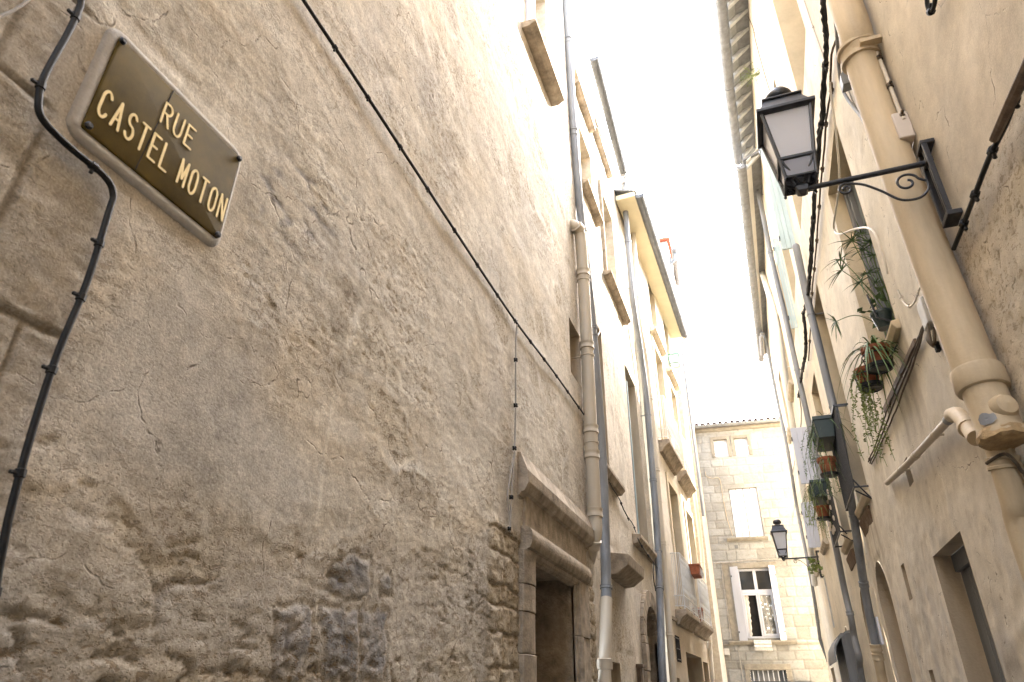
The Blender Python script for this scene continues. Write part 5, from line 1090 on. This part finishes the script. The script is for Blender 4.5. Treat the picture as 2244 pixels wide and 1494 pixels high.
# ---- street lamps
def spiral(c, r0, turns, a0, sgn, y, n=26, r1=.25):
    out = []
    for i in range(n+1):
        f = i/n; r = r0*(1-(1-r1)*f); a = a0+sgn*turns*2*math.pi*f; out.append(Vector((c[0]+r*math.cos(a), y, c[1]+r*math.sin(a))))
    return out
def street_lamp(label, Y, xl, zb, loc_wall=B):
    t = thing('street_lamp', label, 'street lamp', (loc_wall, Y, zb), 'lantern street lamps on the right wall')
    c = Vector((xl, Y, 0)); z0 = zb
    def bars(mb, pr, r=.011):       # four corner bars between two squares
        (h0, z0_), (h1, z1_) = pr
        for sx in (-1,1):
            for sy in (-1,1): mb.tube([c+Vector((sx*h0,sy*h0,z0_)), c+Vector((sx*h1,sy*h1,z1_))], r, 6)
    def hoop(mb, h, z, r=.011):
        q = [c+Vector((a*h,b*h,z)) for a, b in ((-1,-1),(1,-1),(1,1),(-1,1),(-1,-1))]
        for a, b in zip(q, q[1:]): mb.tube([a, b], r, 6)
    zt = z0+.545; zm = z0+.17; zl = z0+.035
    fr = MB(); bars(fr, ((.145,zt),(.098,zm)), .012); bars(fr, ((.098,zm),(.086,zl)), .010); hoop(fr, .098, zm, .014); hoop(fr, .146, zt-.012, .016); hoop(fr, .086, zl, .008)
    for sx, sy in ((1,0),(-1,0),(0,1),(0,-1)):      # s shaped stays on each side of the open basket
        for s_ in (-1, 1):
            tang = Vector((abs(sy), abs(sx), 0)); o_ = Vector((sx, sy, 0))
            pth = smooth_path([c+o_*.096+tang*s_*.085+Vector((0,0,zm-.01)), c+o_*.092+tang*s_*.075+Vector((0,0,zm-.05)), c+o_*.075+tang*s_*.045+Vector((0,0,zm-.10)), c+o_*.03+tang*s_*.012+Vector((0,0,zl-.02))], 5)
            fr.tube(pth, .007, 6)
    for sx in (-1,1):
        for sy in (-1,1):
            a = c+Vector((sx*.088,sy*.088,zl)); fr.tube(smooth_path([a, a+Vector((-sx*.03,-sy*.03,.02)), c+Vector((sx*.035,sy*.035,zl-.03))],5), .009, 6); fr.lathe([(.002,-.03),(.010,-.02),(.008,-.01),(.003,0)], a, 8)
    lan = obj('lantern', fr, M['iron'], t, angle=50)
    gl = [((-1,-1),(1,-1)),((1,-1),(1,1)),((1,1),(-1,1)),((-1,1),(-1,-1))]
    for a, b in gl:
        n_ = Vector(((a[0]+b[0])/2, (a[1]+b[1])/2, 0)); h0, h1 = .092, .138
        p = [c+Vector((a[0]*h0,a[1]*h0,zm)), c+Vector((b[0]*h0,b[1]*h0,zm)), c+Vector((b[0]*h1,b[1]*h1,zt-.02)), c+Vector((a[0]*h1,a[1]*h1,zt-.02))]
        obj('pane', MB().quad(*p), M['frost'], lan, fix=False)
    for a, b in gl:          # clear lower panes
        h0, h1 = .083, .093; p = [c+Vector((a[0]*h0,a[1]*h0,zl)), c+Vector((b[0]*h0,b[1]*h0,zl)), c+Vector((b[0]*h1,b[1]*h1,zm-.01)), c+Vector((a[0]*h1,a[1]*h1,zm-.01))]
        obj('pane', MB().quad(*p), M['clear'], lan, fix=False)
    hood = MB().square([(.150,.150,zt-.03),(.172,.172,zt-.02),(.172,.172,zt+.004),(.150,.150,zt+.012),(.108,.108,zt+.115),(.120,.120,zt+.118),(.120,.120,zt+.130),(.085,.085,zt+.134)], c)
    hd = obj('hood', hood, M['iron'], lan, angle=20, bevel=.003)
    obj('cap', MB().lathe([(.06,zt+.13),(.055,zt+.17),(.075,zt+.18),(.088,zt+.20),(.086,zt+.225),(.065,zt+.26),(.025,zt+.275),(.0,zt+.277)], c, 20), M['iron'], hd, angle=40)
    obj('burner', MB().lathe([(.03,zt-.12),(.05,zt-.10),(.06,zt-.04),(.02,zt-.02)], c, 14), M['iron'], lan)
    obj('boss', MB().square([(.012,.012,z0-.055),(.030,.030,z0-.035),(.036,.036,z0-.005),(.030,.030,z0+.02),(.018,.018,z0+.03)], c), M['iron'], t, angle=20, bevel=.003)
    wx = loc_wall-.045; xa = xl+.03
    obj('arm', MB().tube([Vector((xa-.03,Y,z0-.012)), Vector((wx,Y,z0-.005))], .0165, 12), M['iron'], t, angle=50)
    # scrolled stay
    zc = z0-.02; s1 = spiral((xa+.20,zc-.055), .042, 1.3, math.radians(75), 1, Y, 26, .3)[::-1]
    s2c = (wx-.135, zc-.095); s2 = spiral(s2c, .068, 1.25, math.radians(-20), 1, Y, 28, .28)
    mid = [Vector((xa+.29,Y,zc-.045)), Vector((xa+.37,Y,zc-.115)), Vector((wx-.19,Y,zc-.205)), Vector((wx-.10,Y,zc-.215)), Vector((wx-.045,Y,zc-.17)), Vector((wx-.035,Y,zc-.11))]
    stay = MB(); stay.tube(s1+smooth_path([s1[-1]]+mid,6)[1:], .0075, 8); stay.tube([mid[-1]]+smooth_path([mid[-1]]+s2[2:],2)[1:], .0075, 8)
    obj('scroll', stay, M['iron'], t, angle=60)
    b = MB()
    for s_ in (-1, 1): b.box(wx-.020, wx+.008, Y+s_*.055-.009, Y+s_*.055+.009, z0-.40, z0+.095)
    b.box(wx-.024, wx+.05, Y-.066, Y+.066, z0-.425, z0-.395); b.box(wx-.024, wx+.05, Y-.066, Y+.066, z0+.09, z0+.115); b.box(wx-.02, wx+.02, Y-.04, Y+.04, z0-.025, z0+.012)
    b.tube([Vector((wx,Y,z0-.38)), Vector((wx,Y,z0+.08))], .010, 6)
    obj('wall_bracket', b, M['iron'], t, bevel=.003, angle=20)
    return t
street_lamp('near black lantern lamp on a scrolled arm from the right wall beside the ochre pipe', 3.33, .530, 4.20).scale = (.95,.95,.95)
street_lamp('far black lantern lamp on a scrolled arm in front of the end house', 15.7, .535, 4.285)
# small wall fittings of the far lamp
obj('wall_plate', MB().fbox(PR, 15.5, 15.56, 2.9, 3.85, 0, .03), M['greyplastic'], None, 'narrow pale conduit strip on plaster below the far street lamp', 'conduit', loc=PR.P(15.5,2.9,0), bevel=.006)
# ---- awning over the door on the right
c0 = PR.P(12.6,2.42,0)
t = thing('awning', 'grey curved awning hood over a doorway on the right below the dark downpipe', 'awning', c0)
aw = MB(); prof = [(0,2.62),(.10,2.60),(.22,2.52),(.30,2.40),(.33,2.25),(.33,2.17),(.31,2.17),(.31,2.25),(.28,2.38),(.2,2.49),(.1,2.565),(0,2.58)]
aw.rings([[PR.P(u, v, d) for d, v in prof] for u in (12.55, 14.2)]); obj('canopy', aw, M['zinc'], t, angle=40)
obj('side_panel', MB().fbox(PR, 12.56, 14.19, 0, 2.57, 0, .18), M['door'], t)
obj('sign_panel', MB().fbox(PR, 9.45, 9.62, 2.2, 2.5, 0, .03), M['white'], None, 'small white plate on the wall beside the grey downpipe foot', 'plate', loc=PR.P(9.5,2.3,0), bevel=.004)
# ---- plants
def strand(mb, p, d, L_, droop, w, n=7):
    p = Vector(p); d = Vector(d).normalized(); pts = []
    for i in range(n+1): s = i/n*L_; pts.append(p+d*s+Vector((0,0,-droop*s*s/L_)))
    side = d.cross(Vector((0,0,1))); side = side if side.length > .05 else Vector((1,0,0)); mb.ribbon(pts, w, side)
def spider(mb, c, n, L_, w=.014, droop=1.1):
    for i in range(n):
        a = random.uniform(0, 2*math.pi); e = random.uniform(.15, 1.2); strand(mb, Vector(c)+Vector((random.uniform(-.04,.04),random.uniform(-.04,.04),0)), (math.cos(a)*math.cos(e), math.sin(a)*math.cos(e), math.sin(e)), L_*random.uniform(.5,1.1), droop*random.uniform(.6,1.5), w*random.uniform(.7,1.2))
def trailing(mb, c, n, L_, spread=.1, leaf_=.02, dens=36):
    for i in range(n):
        p = Vector(c)+Vector((random.uniform(-spread,spread),random.uniform(-spread,spread),0)); l = L_*random.uniform(.5,1); pts = [p]
        d = Vector((random.uniform(-1,.2)*.4, random.uniform(-1,1)*.4, .2))
        for k in range(14): d = d*.78+Vector((random.uniform(-.18,.18),random.uniform(-.18,.18),-.32)); pts.append(pts[-1]+d.normalized()*l/14)
        mb.tube(pts, .0022, 4, cap=False)
        for k in range(int(dens*l/L_)+10):
            j = random.uniform(0, 13); q = pts[int(j)].lerp(pts[int(j)+1], j-int(j)); s_ = Vector((random.uniform(-1,1),random.uniform(-1,1),random.uniform(-.7,.5))).normalized()*leaf_*random.uniform(.6,1.3); o_ = s_.cross(Vector((.3,.5,1))).normalized()*leaf_*.22
            mb.quad(q, q+s_*.5+o_, q+s_, q+s_*.5-o_)
def potted(name, label, c, r, h, kind, m='leaf', saucer=True):
    t = thing(name, label, 'potted plant', c); c = Vector(c)
    obj('pot', MB().lathe([(r*.62,0),(r*.70,.01),(r*.92,h*.78),(r*1.02,h*.78),(r*1.04,h),(r*.93,h),(r*.88,h*.85),(r*.2,h*.84)], c, 24), M['terracotta'], t, angle=35)
    if saucer: obj('saucer', MB().lathe([(r*.7,-.02),(r*.95,-.015),(r*1.02,.012),(r*.97,.012),(r*.6,-.005)], c, 24), M['iron'], t, angle=40)
    obj('soil', MB().lathe([(r*.86,h*.80),(r*.86,h*.88),(.001,h*.9)], c, 20), M['soil'], t)
    top = c+Vector((0,0,h*.9)); mb = MB()
    if kind == 'spider': spider(mb, top, 70, .42, .016, 1.2)
    elif kind == 'trail': trailing(mb, top, 16, .85, .07, .026, 60)
    elif kind == 'both': spider(mb, top, 40, .3, .012, 1.3); trailing(mb, top, 8, .5, .06, .022)
    obj('foliage', mb, M[m], t, fix=False); return t
def xzc(px, py, Y): return at_y(px, py, Y)
potted('potted_plant', 'spider plant in a terracotta pot, upper of the two pots under the papyrus window', at_y(1928,803,5.2), .098, .155, 'spider', 'leaf')
potted('potted_plant', 'trailing fern in a terracotta pot, lower of the two pots under the papyrus window', at_y(1908,846,5.45), .092, .145, 'trail', 'leafpale')
# wire pot holder hooked on the window
c1 = at_y(1928,803,5.2); c2 = at_y(1908,846,5.45)
mb = MB()
for c_, r_ in ((c1,.105),(c2,.098)):
    for z_, k in ((-.025,.8),(.09,1.0)): mb.tube([c_+Vector((r_*k*math.cos(a),r_*k*math.sin(a),z_)) for a in np.linspace(0,2*math.pi,17)], .005, 5)
    for a in np.linspace(0,2*math.pi,7)[:-1]: mb.tube([c_+Vector((r_*.8*math.cos(a),r_*.8*math.sin(a),-.025)), c_+Vector((r_*math.cos(a),r_*math.sin(a),.09))], .004, 5)
    mb.tube([c_+Vector((r_,0,.09)), Vector((B+.005,c_.y,c_.z+.16))], .007, 5)
mb.tube([PR.P(5.05,4.12,.0), PR.P(5.08,4.2,.10), PR.P(5.1,4.42,.12)], .009, 6)
obj('pot_holder', mb, M['iron'], None, 'black wire holder carrying the two terracotta pots below the papyrus window', 'pot holder', loc=c1)
t = thing('papyrus_plant', 'umbrella papyrus with star shaped heads leaning out of the grey shuttered window', 'plant', PR.P(5.3,4.15,.02))
stems, heads = MB(), MB()
root = Vector((B+.10,5.32,4.16))
hd = [((1868,528),5.25,.20,1),((1888,512),5.3,.2,1),((1905,530),5.2,.18,1),((1842,568),5.3,.17,.6),((1845,592),5.25,.19,.6),((1887,617),5.2,.15,.6),((1832,704),5.35,.17,.6),((1915,560),5.15,.16,.8),((1900,600),5.2,.14,.6),((1920,620),5.25,.16,.7),((1935,590),5.2,.14,.7),((1890,548),5.3,.16,.8)]
for (px, py), Y, L_, up in hd:
    e = at_y(px, py, Y); mid = root.lerp(e, .55)+Vector((-.02,0,.10)); sp = smooth_path([root+Vector((random.uniform(-.04,.02),random.uniform(-.08,.08),0)), mid, e], 6); stems.tube(sp, .0035, 5)
    d = (sp[-1]-sp[-3]).normalized(); a_ = d.orthogonal().normalized(); b_ = d.cross(a_)
    n = random.randint(14, 20)
    for k in range(n):
        a = 2*math.pi*k/n+random.uniform(-.2,.2); tl = random.uniform(-.15,.75); dr = (a_*math.cos(a)+b_*math.sin(a))*math.cos(tl)+d*math.sin(tl); strand(heads, e, dr, L_*random.uniform(.6,1.1), random.uniform(.1,.55), .0105, 5)
for k in range(12):   # dense lower growth behind the guard
    strand(heads, root+Vector((random.uniform(-.08,.04),random.uniform(-.25,.25),random.uniform(0,.1))), (random.uniform(-.7,.3),random.uniform(-.6,.6),1), random.uniform(.25,.6), random.uniform(.1,.5), .009, 6)
obj('stems', stems, M['leaf'], t, angle=60); obj('leaves', heads, M['leafdark'], t, fix=False)
c = PR.P(5.15,4.13,.05)
t = thing('potted_plant', 'dark leafy plant in a small pot on the sill of the papyrus window', 'potted plant', c)
obj('pot', MB().lathe([(.05,0),(.075,.12),(.08,.12),(.08,.14),(.06,.14)], c, 18), M['greenplastic'], t)
mb = MB()
for k in range(18):
    q = c+Vector((random.gauss(-.03,.06),random.gauss(0,.08),random.uniform(.1,.38))); s_ = Vector((random.uniform(-1,1),random.uniform(-1,1),random.uniform(-.6,.8))).normalized()*.075; o_ = s_.cross(Vector((.3,.2,1))).normalized()*.02; mb.quad(q, q+s_*.5+o_, q+s_, q+s_*.5-o_)
obj('foliage', mb, M['leafdark'], t, fix=False)
def planter(name, label, c, L_, w, h, leafm, seed, trail=True):
    t = flower_box(name, label, c, L_, w, h, 'greenplastic'); c = Vector(c); mb = MB()
    obj('rib', (lambda q: [q.box(c.x-w*.53,c.x+w*.53,c.y+y-.006,c.y+y+.006,c.z+h*.2,c.z+h*.8) for y in (-L_*.25,0,L_*.25)] and q)(MB()), M['greenplastic'], t)
    for k in range(5): spider(mb, c+Vector((random.uniform(-w*.3,w*.3), (k-2)*L_*.2, h*.9)), 15, .42, .012, 1.25)
    obj('foliage', mb, M[leafm], t, fix=False)
    m2 = MB(); 
    for k in range(4): trailing(m2, c+Vector((-w*.45, (k-1.5)*L_*.25, h*.9)), 3, .75, .05, .024, 30)
    for k in range(4):       # plantlets on hanging runners
        p = c+Vector((-w*.5-random.uniform(0,.12), random.uniform(-L_*.5,L_*.5), -random.uniform(.05,.6))); spider(m2, p, 9, .16, .010, .8); m2.tube([c+Vector((-w*.4,p.y-c.y,h)), (c+p)/2+Vector((-.12,0,.12)), p], .003, 4)
    obj('trailing_growth', m2, M['leaf' if seed == 1 else 'leafpale'], t, fix=False)
    return t
cA = at_y(1818,1010,8.4); planter('window_box', 'dark green plastic window box with spidery plants on the nearer black window guard', Vector((1.0,8.55,4.36)), .62, .22, .26, 'leaf', 1)
planter('window_box', 'dark green plastic window box overflowing with foliage on the farther black window guard', Vector((1.0,10.55,4.17)), .60, .22, .24, 'leafpale', 2)
potted('potted_plant', 'terracotta pot hanging below the nearer dark green window box', at_y(1818,1040,8.55), .105, .2, 'both', 'leaf')
potted('potted_plant', 'terracotta pot hanging below the farther dark green window box', at_y(1806,1136,10.55), .10, .17, 'both', 'leafpale')
mb = MB()
for k in range(24):
    q = PR.P(10.1+random.uniform(0,.9), 3.7+random.uniform(0,.75), .165); mb.lathe([(.0,-.004),(.035,-.003),(.035,.003),(.0,.004)], q, 12, (1,.2,.1))
obj('disc_string', mb, M['boxplastic'], None, 'pale round discs strung over the farther black window guard', 'ornament', loc=PR.P(10.5,4.3,.165), fix=False)
c = Vector((B-.16,15.55,4.0)); mb = MB()
for k in range(26):
    q = c+Vector((random.gauss(0,.06),random.gauss(0,.05),random.uniform(-.08,.2))); s_ = Vector((random.uniform(-1,1),random.uniform(-1,1),random.uniform(-.3,.9))).normalized()*.12; o_ = s_.cross(Vector((.2,.6,.4))).normalized()*.035; mb.quad(q, q+s_*.5+o_, q+s_, q+s_*.5-o_)
t = thing('wall_plant', 'small bright green plant growing behind the far street lamp bracket', 'plant', c); obj('leaves', mb, M['leafpale'], t, fix=False); obj('stem', MB().tube([c+Vector((.16,0,-.12)), c, c+Vector((-.02,0,.15))], .006, 5), M['leaf'], t)
# ================================================================== GROUND, LIGHT, CAMERA
obj('ground', MB().quad((-300,-300,-.02),(300,-300,-.02),(300,300,-.02),(-300,300,-.02)), M['asphalt'], None, 'pale paving of the narrow street', None, None, 'structure', loc=(0,0,-.02), fix=False)
SUN_EL, SUN_PHI = math.radians(41.5), math.radians(55)
sd = Vector((math.cos(SUN_EL)*math.cos(SUN_PHI), math.cos(SUN_EL)*math.sin(SUN_PHI), math.sin(SUN_EL)))
sun = bpy.data.lights.new('sun', 'SUN'); sun.energy = 36.; sun.angle = math.radians(.53); sun.color = (1,.955,.89)
so = bpy.data.objects.new('sun', sun); COL.objects.link(so); so.rotation_euler = sd.to_track_quat('Z', 'Y').to_euler(); so.location = (5, 5, 30)
w = bpy.data.worlds.new('World'); S.world = w; w.use_nodes = True; nt = w.node_tree; bg = nt.nodes['Background']
sky = nt.nodes.new('ShaderNodeTexSky'); sky.sky_type = 'NISHITA'; sky.sun_disc = False; sky.sun_elevation = SUN_EL; sky.sun_rotation = math.radians(90)-SUN_PHI
sky.air_density = 1.0; sky.dust_density = 4.5; sky.ozone_density = 1.0
hs = nt.nodes.new('ShaderNodeHueSaturation'); hs.inputs['Saturation'].default_value = .6
nt.links.new(sky.outputs[0], hs.inputs['Color']); nt.links.new(hs.outputs[0], bg.inputs['Color']); bg.inputs['Strength'].default_value = 3.15
cam = bpy.data.cameras.new('camera'); co = bpy.data.objects.new('camera', cam); COL.objects.link(co)
cam.sensor_width = 36; cam.lens = FPX/2244*36; cam.clip_start = .05; cam.clip_end = 2000
def axis(px, py): return ray(px, py)
o0 = ray(1122, 747); ox = (ray(2122, 747)-o0).normalized(); oz = -o0.normalized(); oy = oz.cross(ox)
co.matrix_world = Matrix.Translation((0,0,EYE))@Matrix((ox, oy, oz)).transposed().to_4x4()
cam.dof.use_dof = True; cam.dof.focus_distance = 8.0; cam.dof.aperture_fstop = 5.0
S.camera = co
S.view_settings.view_transform = 'Standard'; S.view_settings.look = 'None'; S.view_settings.exposure = 0
S.cycles.max_bounces = 6; S.cycles.diffuse_bounces = 5; S.cycles.use_adaptive_sampling = True; S.cycles.adaptive_threshold = .04; S.cycles.use_denoising = True
